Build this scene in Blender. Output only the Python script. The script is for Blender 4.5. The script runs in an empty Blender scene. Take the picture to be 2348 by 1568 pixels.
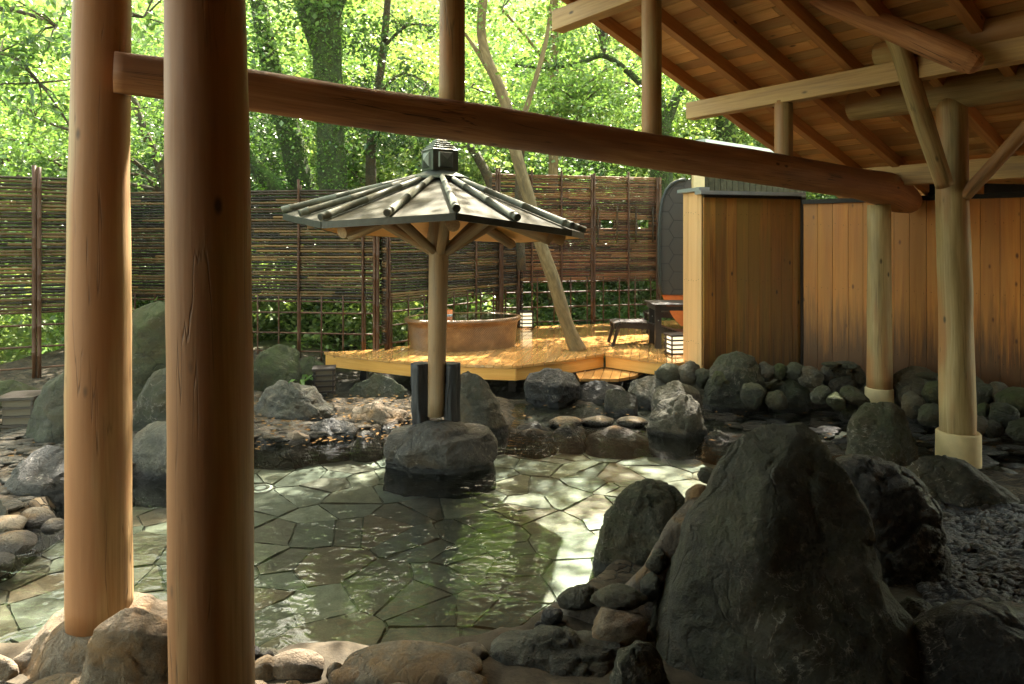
import bpy, math, random
import numpy as np
from mathutils import Vector, Matrix, noise
random.seed(11)
R = math.radians
S = bpy.context.scene
COL = S.collection

# ------------------------------------------------------------------ camera, sky, sun, exposure
F, HZ, CX, EYE = 1565.0, 550.0, 1173.5, 2.15
cam = bpy.data.cameras.new('camera'); camo = bpy.data.objects.new('camera', cam); COL.objects.link(camo)
camo.location = (0, 0, EYE); camo.rotation_euler = (R(90), 0, 0)
cam.sensor_width = 36; cam.lens = 36 * F / 2347; cam.shift_y = -(784 - HZ) / 2347
cam.clip_start = 0.05; cam.clip_end = 500
S.camera = camo
SUN_EL, SUN_AZ = 56.0, 12.0            # azimuth measured from +Y towards +X
w = bpy.data.worlds.new('World'); S.world = w; w.use_nodes = True
nt = w.node_tree; bg = nt.nodes['Background']
sky = nt.nodes.new('ShaderNodeTexSky'); sky.sky_type = 'NISHITA'; sky.sun_disc = False
sky.sun_elevation = R(SUN_EL); sky.sun_rotation = R(SUN_AZ); sky.air_density = 1.0; sky.dust_density = 2.0
wb = nt.nodes.new('ShaderNodeMix'); wb.data_type = 'RGBA'; wb.blend_type = 'MULTIPLY'; wb.inputs[0].default_value = 1; wb.inputs[7].default_value = (1.21, 1.0, .62, 1)
nt.links.new(sky.outputs[0], wb.inputs[6]); nt.links.new(wb.outputs[2], bg.inputs[0]); bg.inputs[1].default_value = 0.15
sl = bpy.data.lights.new('sun', 'SUN'); slo = bpy.data.objects.new('sun', sl); COL.objects.link(slo)
sl.energy = 3.9; sl.angle = R(0.6); sl.color = (1.0, 0.92, 0.78)
sd = Vector((math.sin(R(SUN_AZ)) * math.cos(R(SUN_EL)), math.cos(R(SUN_AZ)) * math.cos(R(SUN_EL)), math.sin(R(SUN_EL))))
slo.rotation_euler = sd.to_track_quat('Z', 'Y').to_euler(); slo.location = sd * 40
S.view_settings.view_transform = 'Standard'; S.view_settings.look = 'None'
S.view_settings.gamma = 1; S.view_settings.exposure = 3.42
S.render.engine = 'CYCLES'
S.cycles.max_bounces = 10; S.cycles.diffuse_bounces = 5; S.cycles.glossy_bounces = 4
S.cycles.transparent_max_bounces = 12; S.cycles.transmission_bounces = 4
S.cycles.caustics_reflective = False; S.cycles.caustics_refractive = False
S.cycles.sample_clamp_indirect = 6
S.cycles.use_denoising = True

def W(px, py, Y): return Vector(((px - CX) * Y / F, Y, EYE - (py - HZ) * Y / F))
def G(px, py, z=0.0):
    Y = (EYE - z) * F / (py - HZ); return Vector(((px - CX) * Y / F, Y, z))

# ------------------------------------------------------------------ scene objects
ORG = {}
def tag(o, label=None, cat=None, group=None, kind=None):
    if label: o['label'] = label
    if cat: o['category'] = cat
    if group: o['group'] = group
    if kind: o['kind'] = kind
    return o
def thing(name, loc, label, cat, group=None):
    o = bpy.data.objects.new(name, None); COL.objects.link(o); o.empty_display_size = .1
    o.location = loc; ORG[o.name] = Vector(loc)
    return tag(o, label, cat, group)

class MB:
    def __init__(s): s.v = []; s.f = []; s.lc = []; s.sm = []
    def add(s, vs, fs, lcs=None, smooth=True):
        n = len(s.v); s.v += [tuple(p) for p in vs]
        s.lc += [tuple(p) for p in (lcs if lcs is not None else vs)]
        for f in fs: s.f.append([i + n for i in f]); s.sm.append(smooth)
    def tube(s, pts, rad, n=16, caps=True, wob=0.0, sq=None, seed=None):
        pts = [Vector(p) for p in pts]
        if not hasattr(rad, '__len__'): rad = [rad] * len(pts)
        off = random.uniform(0, 50) if seed is None else seed
        t0 = (pts[1] - pts[0]).normalized()
        ref = Vector((0, 0, 1)) if abs(t0.z) < .9 else Vector((0, 1, 0))
        nx = t0.cross(ref).normalized(); L = 0; vs = []; lc = []
        for i, p in enumerate(pts):
            if i == 0: t = t0
            elif i == len(pts) - 1: t = (pts[i] - pts[i - 1]).normalized()
            else: t = ((pts[i + 1] - pts[i]).normalized() + (pts[i] - pts[i - 1]).normalized()).normalized()
            nx = (nx - t * nx.dot(t)).normalized(); ny = t.cross(nx)
            if i: L += (p - pts[i - 1]).length
            for k in range(n):
                a = 2 * math.pi * k / n; c, q = math.cos(a), math.sin(a)
                r = rad[i]
                if wob: r *= 1 + wob * noise.noise(Vector((c * 1.3 + off, q * 1.3, L * 1.6))) + wob * .5 * noise.noise(Vector((c * 3 + off, q * 3, L * 5)))
                vs.append(p + nx * (c * r) + ny * (q * r)); lc.append((c * rad[i] + off, q * rad[i], L + off * 3))
        m = len(pts); fs = []
        for i in range(m - 1):
            for k in range(n):
                k2 = (k + 1) % n
                fs.append([i * n + k, i * n + k2, (i + 1) * n + k2, (i + 1) * n + k])
        s.add(vs, fs, lc)
        if caps:
            base = len(s.v) - len(vs)
            s.f.append([base + k for k in range(n)][::-1]); s.sm.append(False)
            s.f.append([base + (m - 1) * n + k for k in range(n)]); s.sm.append(False)
    def beam(s, a, b, w_, h_, up=(0, 0, 1)):
        a, b = Vector(a), Vector(b); t = (b - a); L = t.length; t.normalize()
        u = Vector(up); x = t.cross(u).normalized(); y = x.cross(t).normalized(); off = random.uniform(0, 50)
        vs, lc = [], []
        for (p, l) in ((a, 0), (b, L)):
            for (i, j) in ((-1, -1), (1, -1), (1, 1), (-1, 1)):
                vs.append(p + x * (i * w_ / 2) + y * (j * h_ / 2)); lc.append((i * w_ / 2 + off, j * h_ / 2, l + off * 3))
        s.add(vs, [[3, 2, 1, 0], [4, 5, 6, 7], [0, 1, 5, 4], [1, 2, 6, 5], [2, 3, 7, 6], [3, 0, 4, 7]], lc, False)
    def build(s, name, m, parent=None, origin=None, bevel=0, weld=False):
        me = bpy.data.meshes.new(name)
        co = np.array(s.v, dtype=np.float64)
        if parent is not None: o0 = ORG[parent.name]
        elif origin is not None: o0 = Vector(origin)
        else:
            mn, mx = co.min(0), co.max(0); o0 = Vector(((mn[0] + mx[0]) / 2, (mn[1] + mx[1]) / 2, mn[2]))
        co = co - np.array(o0)
        me.from_pydata(co.tolist(), [], s.f)
        at = me.attributes.new('lc', 'FLOAT_VECTOR', 'POINT'); at.data.foreach_set('vector', np.array(s.lc, dtype=np.float32).ravel())
        me.polygons.foreach_set('use_smooth', s.sm)
        me.materials.append(m); me.update()
        o = bpy.data.objects.new(name, me); COL.objects.link(o)
        if parent is not None: o.parent = parent
        else: o.location = o0
        ORG[o.name] = o0
        if bevel:
            b = o.modifiers.new('bevel', 'BEVEL'); b.width = bevel; b.segments = 2; b.limit_method = 'ANGLE'; b.angle_limit = R(40)
        return o

def raw_mesh(name, co, faces4, m, smooth=False):
    """fast quads/tris mesh from numpy arrays"""
    me = bpy.data.meshes.new(name); n = len(co); k = faces4.shape[1]; nf = len(faces4)
    me.vertices.add(n); me.vertices.foreach_set('co', co.astype(np.float32).ravel())
    me.loops.add(nf * k); me.loops.foreach_set('vertex_index', faces4.astype(np.int32).ravel())
    me.polygons.add(nf); me.polygons.foreach_set('loop_start', np.arange(0, nf * k, k, dtype=np.int32))
    me.polygons.foreach_set('use_smooth', np.full(nf, smooth))
    me.materials.append(m); me.update(calc_edges=True); me.validate()
    return me

# ------------------------------------------------------------------ materials
def newmat(name):
    m = bpy.data.materials.new(name); m.use_nodes = True
    return m, m.node_tree, m.node_tree.nodes['Principled BSDF']
class NB:
    def __init__(s, nt): s.nt = nt
    def n(s, typ, ins=None, **kw):
        nd = s.nt.nodes.new('ShaderNode' + typ)
        for k, v in kw.items(): setattr(nd, k, v)
        for k, v in (ins or {}).items():
            if isinstance(v, bpy.types.NodeSocket): s.nt.links.new(v, nd.inputs[k])
            else: nd.inputs[k].default_value = v
        return nd
    def noise(s, vec, scale, detail=5, rough=.6, dist=0):
        return s.n('TexNoise', {'Vector': vec, 'Scale': scale, 'Detail': detail, 'Roughness': rough, 'Distortion': dist}).outputs[0]
    def ramp(s, fac, stops, interp='LINEAR'):
        nd = s.n('ValToRGB', {'Fac': fac}); cr = nd.color_ramp; cr.interpolation = interp
        while len(cr.elements) < len(stops): cr.elements.new(.5)
        for e, (p, c) in zip(cr.elements, stops):
            e.position = p; e.color = (c, c, c, 1) if not hasattr(c, '__len__') else (*c, 1)
        return nd.outputs[0]
    def mix(s, fac, a, b, typ='MIX'):
        nd = s.n('Mix', data_type='RGBA', blend_type=typ)
        for i, v in ((0, fac), (6, a), (7, b)):
            if isinstance(v, bpy.types.NodeSocket): s.nt.links.new(v, nd.inputs[i])
            elif i == 0: nd.inputs[0].default_value = v
            else: nd.inputs[i].default_value = (*v, 1) if len(v) == 3 else v
        return nd.outputs[2]
    def math(s, op, a, b=0.5):
        return s.n('Math', {0: a, 1: b}, operation=op).outputs[0]
    def bump(s, h, strength=.5, dist=.02, prev=None):
        d = {'Height': h, 'Strength': strength, 'Distance': dist}
        if prev is not None: d['Normal'] = prev
        return s.n('Bump', d).outputs[0]
def link(nt, a, b): nt.links.new(a, b)

def wood(name, dark, mid, light, rough=.55, grain=60, stretch=1.0, knots=True, cracks=.5, island=.25, stain=None, coat=0, tint2=None, bk=.35, isl2=0):
    m, nt, p = newmat(name); b = NB(nt)
    lc = b.n('Attribute', attribute_name='lc').outputs['Vector']
    g1 = b.n('Mapping', {'Vector': lc, 'Scale': (grain, grain, 1.6 * stretch)}).outputs[0]
    n1 = b.noise(g1, 1.0, 6, .65, .3)
    g2 = b.n('Mapping', {'Vector': lc, 'Scale': (9, 9, .9 * stretch)}).outputs[0]
    n2 = b.noise(g2, 1.0, 4, .6, .8)
    f = b.math('ADD', b.math('MULTIPLY', n1, .5), b.math('MULTIPLY', n2, .5))
    c = b.ramp(f, [(.32, dark), (.5, mid), (.66, light)])
    if tint2:
        n3 = b.noise(b.n('Mapping', {'Vector': lc, 'Scale': (3, 3, .5)}).outputs[0], 1, 3, .6)
        c = b.mix(b.ramp(n3, [(.42, 0), (.62, 1)]), c, tint2, 'MIX') if False else b.mix(b.math('MULTIPLY', b.ramp(n3, [(.45, 0), (.57, 1)]), .8), c, tint2)
    ri = b.n('NewGeometry').outputs['Random Per Island']
    c = b.mix(1.0, c, b.ramp(ri, [(0, 1 - island), (1, 1 + island * .5)]), 'MULTIPLY')
    if isl2:
        fr_ = b.math('FRACT', b.math('MULTIPLY', ri, 13.7)); c = b.mix(b.math('MULTIPLY', fr_, isl2), c, [x * .38 for x in mid])
    h = n1
    if knots:
        v = b.n('TexVoronoi', {'Vector': b.n('Mapping', {'Vector': lc, 'Scale': (5, 5, 2.2)}).outputs[0], 'Scale': 1.0})
        k = b.ramp(v.outputs['Distance'], [(0.04, 1), (.095, 0)])
        c = b.mix(k, c, [x * .35 for x in dark])
    if cracks:
        cr = b.noise(b.n('Mapping', {'Vector': lc, 'Scale': (14, 14, .55)}).outputs[0], 1, 3, .5)
        k = b.ramp(cr, [(.488, 0), (.5, 1), (.512, 0)])
        gate = b.ramp(b.noise(b.n('Mapping', {'Vector': lc, 'Scale': (1.5, 1.5, .9)}).outputs[0], 1.7, 2), [(.5, 0), (.58, 1)])
        k = b.math('MULTIPLY', b.math('MULTIPLY', k, gate), cracks)
        c = b.mix(k, c, [x * .2 for x in dark]); h = b.math('SUBTRACT', h, b.math('MULTIPLY', k, 3))
    if stain:
        pos = b.n('NewGeometry').outputs['Position']; z = b.n('SeparateXYZ', {0: pos}).outputs[2]
        sn = b.noise(b.n('Mapping', {'Vector': lc, 'Scale': (22, 22, 1.1)}).outputs[0], 1, 5, .7)
        zz = b.math('ADD', b.math('MULTIPLY', z, -stain[0]), b.math('ADD', sn, stain[1]))
        sf = b.ramp(zz, [(.3, 0), (.75, 1)])
        c = b.mix(b.math('MULTIPLY', sf, stain[2]), c, stain[3])
    link(nt, c, p.inputs['Base Color']); p.inputs['Roughness'].default_value = rough
    rr = b.math('ADD', b.math('MULTIPLY', n2, .35), rough - .17); link(nt, rr, p.inputs['Roughness'])
    p.inputs['Coat Weight'].default_value = coat; p.inputs['Coat Roughness'].default_value = .1
    link(nt, b.bump(h, bk, .004), p.inputs['Normal'])
    return m

def rockmat(name, dark, mid, light, moss=None, mossamt=.0, rough=.75, lichen=.3, scale=1.0, wet=0.0):
    m, nt, p = newmat(name); b = NB(nt)
    lc = b.n('Attribute', attribute_name='lc').outputs['Vector']
    n1 = b.noise(lc, 3.2 * scale, 9, .68, .4); n2 = b.noise(lc, 22 * scale, 7, .7); n3 = b.noise(lc, 120 * scale, 3, .7)
    f = b.math('ADD', b.math('MULTIPLY', n1, .6), b.math('MULTIPLY', n2, .4))
    c = b.ramp(f, [(.36, dark), (.5, mid), (.64, light)])
    if lichen:
        lf = b.math('MULTIPLY', b.ramp(n2, [(.56, 0), (.66, 1)]), b.ramp(b.noise(lc, 2.1 * scale, 5, .6, 1), [(.5, 0), (.62, 1)]))
        c = b.mix(b.math('MULTIPLY', lf, lichen), c, (.32, .30, .24))
    c = b.mix(b.ramp(n3, [(.3, .5), (.55, 0)]), c, [x * .5 for x in dark])
    nb = b.noise(lc, 1.7 * scale, 6, .65, .8)
    c = b.mix(b.math('MULTIPLY', b.ramp(nb, [(.47, 0), (.62, 1)]), .7), c, (mid[0] * 1.35, mid[1] * .98, mid[2] * .55))
    nv = b.noise(lc, 3.4 * scale, 5, .62, 1.6)
    vein = b.math('MULTIPLY', b.ramp(nv, [(.485, 0), (.5, 1), (.515, 0)]), b.ramp(b.noise(lc, 1.3 * scale, 3, .5), [(.52, 0), (.62, 1)]))
    vein = b.math('MULTIPLY', vein, b.ramp(n2, [(.42, 0), (.58, 1)]))
    if lichen: c = b.mix(b.math('MULTIPLY', vein, min(1, lichen * 1.6)), c, (.42, .38, .32))
    if moss:
        nz = b.n('SeparateXYZ', {0: b.n('NewGeometry').outputs['Normal']}).outputs[2]
        mf = b.math('ADD', b.math('MULTIPLY', nz, .25), b.noise(lc, 4.5 * scale, 6, .7))
        c = b.mix(b.math('MULTIPLY', b.ramp(mf, [(.5, 0), (.72, 1)]), mossamt), c, moss)
    dl = b.n('VectorMath', {0: lc, 1: b.n('VectorMath', {0: b.n('TexNoise', {'Vector': lc, 'Scale': 3.0 * scale, 'Detail': 5}).outputs['Color'], 'Scale': .5 / scale}, operation='SCALE').outputs[0]}, operation='ADD').outputs[0]
    ve = b.n('TexVoronoi', {'Vector': b.n('Mapping', {'Vector': dl, 'Scale': (1, 1, .55)}).outputs[0], 'Scale': 2.6 * scale}, feature='DISTANCE_TO_EDGE').outputs[0]
    crk = b.math('MULTIPLY', b.ramp(ve, [(.0, 1), (.035, 0)]), b.ramp(b.noise(lc, 2.3 * scale, 3, .5), [(.47, 0), (.56, 1)]))
    c = b.mix(b.math('MULTIPLY', crk, .4), c, [x * .3 for x in dark])
    # water line: wet and dark where the rock meets the pool
    z = b.n('SeparateXYZ', {0: b.n('NewGeometry').outputs['Position']}).outputs[2]
    zf = b.math('ADD', z, b.math('MULTIPLY', b.noise(lc, 9, 4), -.09))
    wf = b.ramp(zf, [(-.02, 1), (.035, 0)])
    c = b.mix(wf, c, [x * .35 for x in dark])
    link(nt, c, p.inputs['Base Color'])
    r = b.math('SUBTRACT', b.math('ADD', b.math('MULTIPLY', n2, .3), rough - .12), b.math('MULTIPLY', wf, .35))
    link(nt, r, p.inputs['Roughness'])
    hh = b.math('ADD', b.math('ADD', b.math('MULTIPLY', n1, 1.6), b.math('MULTIPLY', n2, .9)), b.math('MULTIPLY', n3, .16))
    hh = b.math('ADD', hh, b.math('SUBTRACT', b.math('MULTIPLY', b.ramp(ve, [(.0, 0), (.25, 1)]), .2), b.math('MULTIPLY', crk, .2)))
    link(nt, b.bump(hh, 1.0, .055), p.inputs['Normal'])
    return m

def plain(name, col, rough=.5, metal=0, nscale=20, var=.3, bump=.1, coat=0, spec=.5):
    m, nt, p = newmat(name); b = NB(nt)
    lc = b.n('Attribute', attribute_name='lc').outputs['Vector']
    n1 = b.noise(lc, nscale, 6, .65)
    c = b.ramp(n1, [(.3, [x * (1 - var) for x in col]), (.7, [min(1, x * (1 + var)) for x in col])])
    link(nt, c, p.inputs['Base Color']); p.inputs['Metallic'].default_value = metal
    link(nt, b.math('ADD', b.math('MULTIPLY', n1, .3), rough - .15), p.inputs['Roughness'])
    p.inputs['Coat Weight'].default_value = coat; p.inputs['Specular IOR Level'].default_value = spec
    link(nt, b.bump(n1, bump * 3, .01), p.inputs['Normal'])
    return m

def leafmat(name, dark, light, trans=.5):
    m = bpy.data.materials.new(name); m.use_nodes = True; nt = m.node_tree; b = NB(nt)
    nt.nodes.remove(nt.nodes['Principled BSDF'])
    ri = b.n('NewGeometry').outputs['Random Per Island']
    pos = b.n('NewGeometry').outputs['Position']
    f = b.math('ADD', b.math('MULTIPLY', ri, .6), b.math('MULTIPLY', b.noise(pos, .6, 3), .5))
    c = b.ramp(f, [(.2, dark), (.85, light)])
    d = b.n('BsdfDiffuse', {'Color': c}); t = b.n('BsdfTranslucent', {'Color': b.mix(.5, c, (.55, .75, .12), 'MIX') if False else b.mix(1.0, c, (1.5, 1.45, .95), 'MULTIPLY')})
    g = b.n('BsdfGlossy', {'Roughness': .35, 'Color': (.8, .8, .8, 1)})
    mx = b.n('MixShader', {0: trans, 1: d.outputs[0], 2: t.outputs[0]})
    mx2 = b.n('MixShader', {0: .05, 1: mx.outputs[0], 2: g.outputs[0]})
    link(nt, mx2.outputs[0], nt.nodes['Material Output'].inputs[0])
    return m

M = {}
M['log_tan'] = wood('log_tan', (.19, .13, .05), (.36, .26, .115), (.50, .38, .19), .6, 55, tint2=(.34, .15, .05))
M['log_grey'] = wood('log_grey', (.15, .10, .055), (.27, .20, .12), (.38, .30, .19), .65, 60, tint2=(.28, .17, .08))
M['log_front'] = wood('log_front', (.24, .13, .055), (.46, .29, .13), (.60, .41, .20), .6, 60, tint2=(.40, .16, .058), cracks=.6)
M['log_red'] = wood('log_red', (.21, .085, .035), (.43, .20, .088), (.57, .32, .15), .65, 55, tint2=(.26, .11, .05), cracks=1)
M['timber'] = wood('timber', (.32, .18, .065), (.53, .33, .125), (.64, .43, .18), .6, 50, cracks=.3)
M['rafter'] = wood('rafter', (.36, .15, .05), (.55, .26, .09), (.66, .36, .14), .6, 50, cracks=.2)
M['ceiling'] = wood('ceiling', (.48, .25, .09), (.70, .42, .17), (.80, .53, .25), .6, 40, island=.4, cracks=0, tint2=(.62, .30, .10))
M['wall_aged'] = wood('wall_aged', (.10, .032, .005), (.46, .185, .028), (.74, .37, .065), .55, 60, .6, island=.3, cracks=0, stain=(.35, .22, .88, (.028, .012, .005)), tint2=(.30, .19, .03), isl2=.8)
M['wall_fresh'] = wood('wall_fresh', (.44, .135, .02), (.64, .245, .04), (.76, .37, .075), .5, 40, .6, island=.3, cracks=0, stain=(.6, .62, .9, (.06, .024, .008)), tint2=(.56, .24, .05), isl2=.4)
M['wall_pale'] = wood('wall_pale', (.60, .33, .14), (.68, .41, .18), (.74, .48, .24), .5, 40, .6, island=.15, knots=False, cracks=0)  # paler, knot-free boards for the short corner face
M['deck'] = wood('deck', (.52, .25, .07), (.62, .32, .10), (.66, .37, .13), .13, 35, .8, island=.3, knots=False, cracks=0, coat=.5, bk=.04)
M['deck_edge'] = wood('deck_edge', (.62, .28, .055), (.72, .36, .08), (.78, .43, .12), .4, 35, .8, island=.1, cracks=.1)
M['burnt'] = wood('burnt', (.004, .005, .007), (.016, .018, .024), (.06, .062, .07), .6, 45, 2.5, knots=False, cracks=1, bk=1.0)
M['black_wood'] = plain('black_wood', (.022, .016, .014), .4, 0, 30, .4, .1)
M['trunk_pale'] = wood('trunk_pale', (.065, .045, .018), (.145, .10, .038), (.24, .175, .08), .8, 25, 4, cracks=.4)
M['trunk_dark'] = rockmat('trunk_dark', (.014, .016, .006), (.034, .052, .010), (.075, .12, .02), (.08, .17, .015), 1.0, .9, 0, 3.5)
M['bark'] = rockmat('bark', (.04, .03, .018), (.09, .07, .04), (.16, .13, .08), (.06, .10, .02), .4, .9, .2, 3)
M['rock_dark'] = rockmat('rock_dark', (.016, .015, .011), (.048, .045, .033), (.115, .105, .078), (.05, .055, .02), .5, .65, .7)
M['rock_island'] = rockmat('rock_island', (.022, .02, .017), (.06, .056, .049), (.15, .14, .122), None, 0, .55, .7)
M['pale_stone'] = rockmat('pale_stone', (.16, .13, .09), (.32, .27, .19), (.46, .40, .30), None, 0, .6, 0, 2)
M['rock_black'] = rockmat('rock_black', (.008, .008, .008), (.022, .021, .02), (.07, .066, .062), None, 0, .42, .7)
M['rock_green'] = rockmat('rock_green', (.018, .019, .013), (.046, .046, .031), (.105, .10, .07), (.045, .055, .018), .6, .8, .4)
M['rock_tan'] = rockmat('rock_tan', (.13, .095, .06), (.26, .20, .135), (.40, .33, .24), None, 0, .85, .1, 1.6)
M['rock_grey'] = rockmat('rock_grey', (.03, .028, .022), (.082, .076, .06), (.19, .175, .14), (.05, .055, .02), .3, .75, .5)
M['moss_rock'] = rockmat('moss_rock', (.018, .019, .009), (.045, .046, .02), (.085, .085, .035), (.045, .06, .012), .8, .9, .2)
M['cobble'] = rockmat('cobble', (.12, .10, .07), (.22, .185, .13), (.33, .28, .20), None, 0, .8, 0, 2.5)
M['mortar'] = rockmat('mortar', (.15, .12, .095), (.24, .20, .16), (.33, .28, .23), None, 0, .9, 0, 4)
M['concrete'] = plain('concrete', (.58, .46, .24), .8, 0, 6, .12, .05)
M['bamboo'] = None

def bamboo_mat(name, cols):
    m, nt, p = newmat(name); b = NB(nt)
    lc = b.n('Attribute', attribute_name='lc').outputs['Vector']
    ri = b.n('NewGeometry').outputs['Random Per Island']
    nz = b.noise(b.n('Mapping', {'Vector': lc, 'Scale': (30, 30, 2.5)}).outputs[0], 1, 4, .6)
    nb = b.noise(lc, .9, 3, .6)
    f = b.math('ADD', b.math('ADD', b.math('MULTIPLY', ri, .45), b.math('MULTIPLY', nz, .35)), b.math('MULTIPLY', nb, .3))
    c = b.ramp(f, [(.3, cols[0]), (.55, cols[1]), (.85, cols[2])])
    link(nt, c, p.inputs['Base Color']); p.inputs['Roughness'].default_value = .55; p.inputs['Specular IOR Level'].default_value = .3
    link(nt, b.bump(nz, .3, .003), p.inputs['Normal'])
    return m
M['bamboo_dark'] = bamboo_mat('bamboo_dark', ((.007, .005, .003), (.032, .018, .007), (.20, .11, .036)))
M['bamboo_brown'] = bamboo_mat('bamboo_brown', ((.015, .007, .004), (.11, .043, .017), (.30, .14, .055)))
M['bamboo_post'] = bamboo_mat('bamboo_post', ((.014, .007, .005), (.06, .026, .012), (.15, .07, .03)))

# crazy paving slabs under the water
def paving():
    m, nt, p = newmat('crazy_paving'); b = NB(nt)
    lc = b.n('Attribute', attribute_name='lc').outputs['Vector']; ri = b.n('NewGeometry').outputs['Random Per Island']
    c = b.ramp(ri, [(0, (.14, .15, .13)), (.2, (.18, .19, .17)), (.38, (.22, .215, .18)), (.5, (.155, .14, .12)), (.62, (.20, .18, .14)), (.74, (.28, .29, .25)), (.84, (.21, .16, .125)), (.92, (.17, .19, .175))], 'CONSTANT')
    n = b.noise(lc, 5, 8, .72, .5); n2 = b.noise(lc, 70, 4, .7)
    c = b.mix(1, c, b.ramp(n, [(.3, (.6, .58, .52)), (.7, (1.35, 1.3, 1.2))]), 'MULTIPLY')
    c = b.mix(1, c, b.ramp(n2, [(.3, .8), (.7, 1.2)]), 'MULTIPLY')
    link(nt, c, p.inputs['Base Color']); p.inputs['Roughness'].default_value = .55
    link(nt, b.bump(b.math('ADD', n, b.math('MULTIPLY', n2, .3)), .5, .012), p.inputs['Normal'])
    return m
M['paving'] = paving(); M['grout'] = plain('grout', (.095, .093, .075), .8)

def groundmat():
    m, nt, p = newmat('ground_soil'); b = NB(nt)
    pos = b.n('NewGeometry').outputs['Position']
    wc = b.n('TexNoise', {'Vector': pos, 'Scale': 9, 'Detail': 4}).outputs['Color']
    pw = b.n('VectorMath', {0: pos, 1: b.n('VectorMath', {0: wc, 'Scale': .12}, operation='SCALE').outputs[0]}, operation='ADD').outputs[0]
    pm = b.n('Mapping', {'Vector': pw, 'Scale': (9, 19, 5)}).outputs[0]
    vv = b.n('TexVoronoi', {'Vector': pm, 'Scale': 1}, feature='DISTANCE_TO_EDGE')
    vc = b.n('TexVoronoi', {'Vector': pm, 'Scale': 1})
    sc = b.n('SeparateColor', {0: vc.outputs['Color']}).outputs[0]
    c = b.ramp(sc, [(0, (.03, .022, .012)), (.5, (.065, .048, .028)), (1, (.11, .085, .052))])
    n = b.noise(pos, 6, 8, .7); n2 = b.noise(pos, 50, 4, .7)
    c = b.mix(1, c, b.ramp(n, [(.3, .5), (.7, 1.3)]), 'MULTIPLY')
    e = b.ramp(vv.outputs['Distance'], [(.02, 1), (.09, 0)])
    c = b.mix(e, c, (.03, .028, .02))
    y = b.n('SeparateXYZ', {0: pos}).outputs[1]; zq = b.n('SeparateXYZ', {0: pos}).outputs[2]
    c = b.mix(b.math('MULTIPLY', b.ramp(b.math('ADD', zq, .5), [(.5, 1), (.54, 0)]), b.ramp(b.math('MULTIPLY', y, .05), [(.55, 1), (.58, 0)])), c, (.018, .015, .009))
    c = b.mix(b.ramp(b.math('MULTIPLY', y, .1), [(.40, 1), (.43, 0)]), c, b.ramp(b.noise(pos, 8, 8, .7), [(.35, (.035, .028, .018)), (.65, (.08, .064, .042))]))
    far = b.ramp(b.math('MULTIPLY', y, .05), [(.56, 0), (.62, 1)])
    c = b.mix(far, c, b.ramp(b.noise(pos, 1.3, 8, .7), [(.35, (.035, .05, .015)), (.65, (.13, .17, .04))]))
    link(nt, c, p.inputs['Base Color']); p.inputs['Roughness'].default_value = .85; p.inputs['Specular IOR Level'].default_value = .25
    e = b.math('MULTIPLY', e, b.ramp(b.math('MULTIPLY', y, .1), [(.40, 0), (.43, 1)]))
    h = b.math('ADD', b.math('MULTIPLY', n2, .3), b.math('SUBTRACT', b.math('MULTIPLY', n, .8), e))
    link(nt, b.bump(h, .8, .02), p.inputs['Normal'])
    return m
M['ground'] = groundmat()

def watermat(name, tint, ripple=.06, scale=7):
    m = bpy.data.materials.new(name); m.use_nodes = True; nt = m.node_tree; b = NB(nt)
    nt.nodes.remove(nt.nodes['Principled BSDF'])
    pos = b.n('NewGeometry').outputs['Position']
    mp = b.n('Mapping', {'Vector': pos, 'Scale': (1, 1.6, 1), 'Rotation': (0, 0, .35)}).outputs[0]
    n1 = b.noise(mp, scale, 2, .5, .6); n2 = b.noise(pos, 1.1, 2, .5)
    h = b.math('MULTIPLY', n1, b.ramp(n2, [(.38, .25), (.65, 1)]))
    bp = b.bump(h, 1.0, ripple * .19)
    t = b.n('BsdfTransparent', {'Color': (*tint, 1)}); g = b.n('BsdfGlossy', {'Roughness': 0.015, 'Color': (1, 1, 1, 1), 'Normal': bp})
    fr = b.n('Fresnel', {'IOR': 1.42, 'Normal': bp})
    mx = b.n('MixShader', {0: fr.outputs[0], 1: t.outputs[0], 2: g.outputs[0]})
    link(nt, mx.outputs[0], nt.nodes['Material Output'].inputs[0])
    return m
M['water'] = watermat('pool_water', (.84, .91, .86))
M['tubwater'] = watermat('tub_water', (.5, .6, .45), .03, 5)

M['copper'] = plain('patina_copper', (.135, .145, .11), .6, .0, 7, .4, .06, spec=.3)
M['roof_sheet'] = plain('roof_sheet', (.082, .08, .06), .8, .0, 6, .5, .08, spec=.15)
M['edge_dark'] = plain('dark_edge', (.03, .035, .032), .4, .3)
M['verdigris'] = plain('finial_metal', (.065, .08, .07), .35, .6, 12, .3, .1)
M['cap_grey'] = plain('cap_grey', (.35, .38, .37), .4, .5, 5, .15, .02)
M['iron'] = plain('black_iron', (.015, .014, .013), .5, .6)

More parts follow.
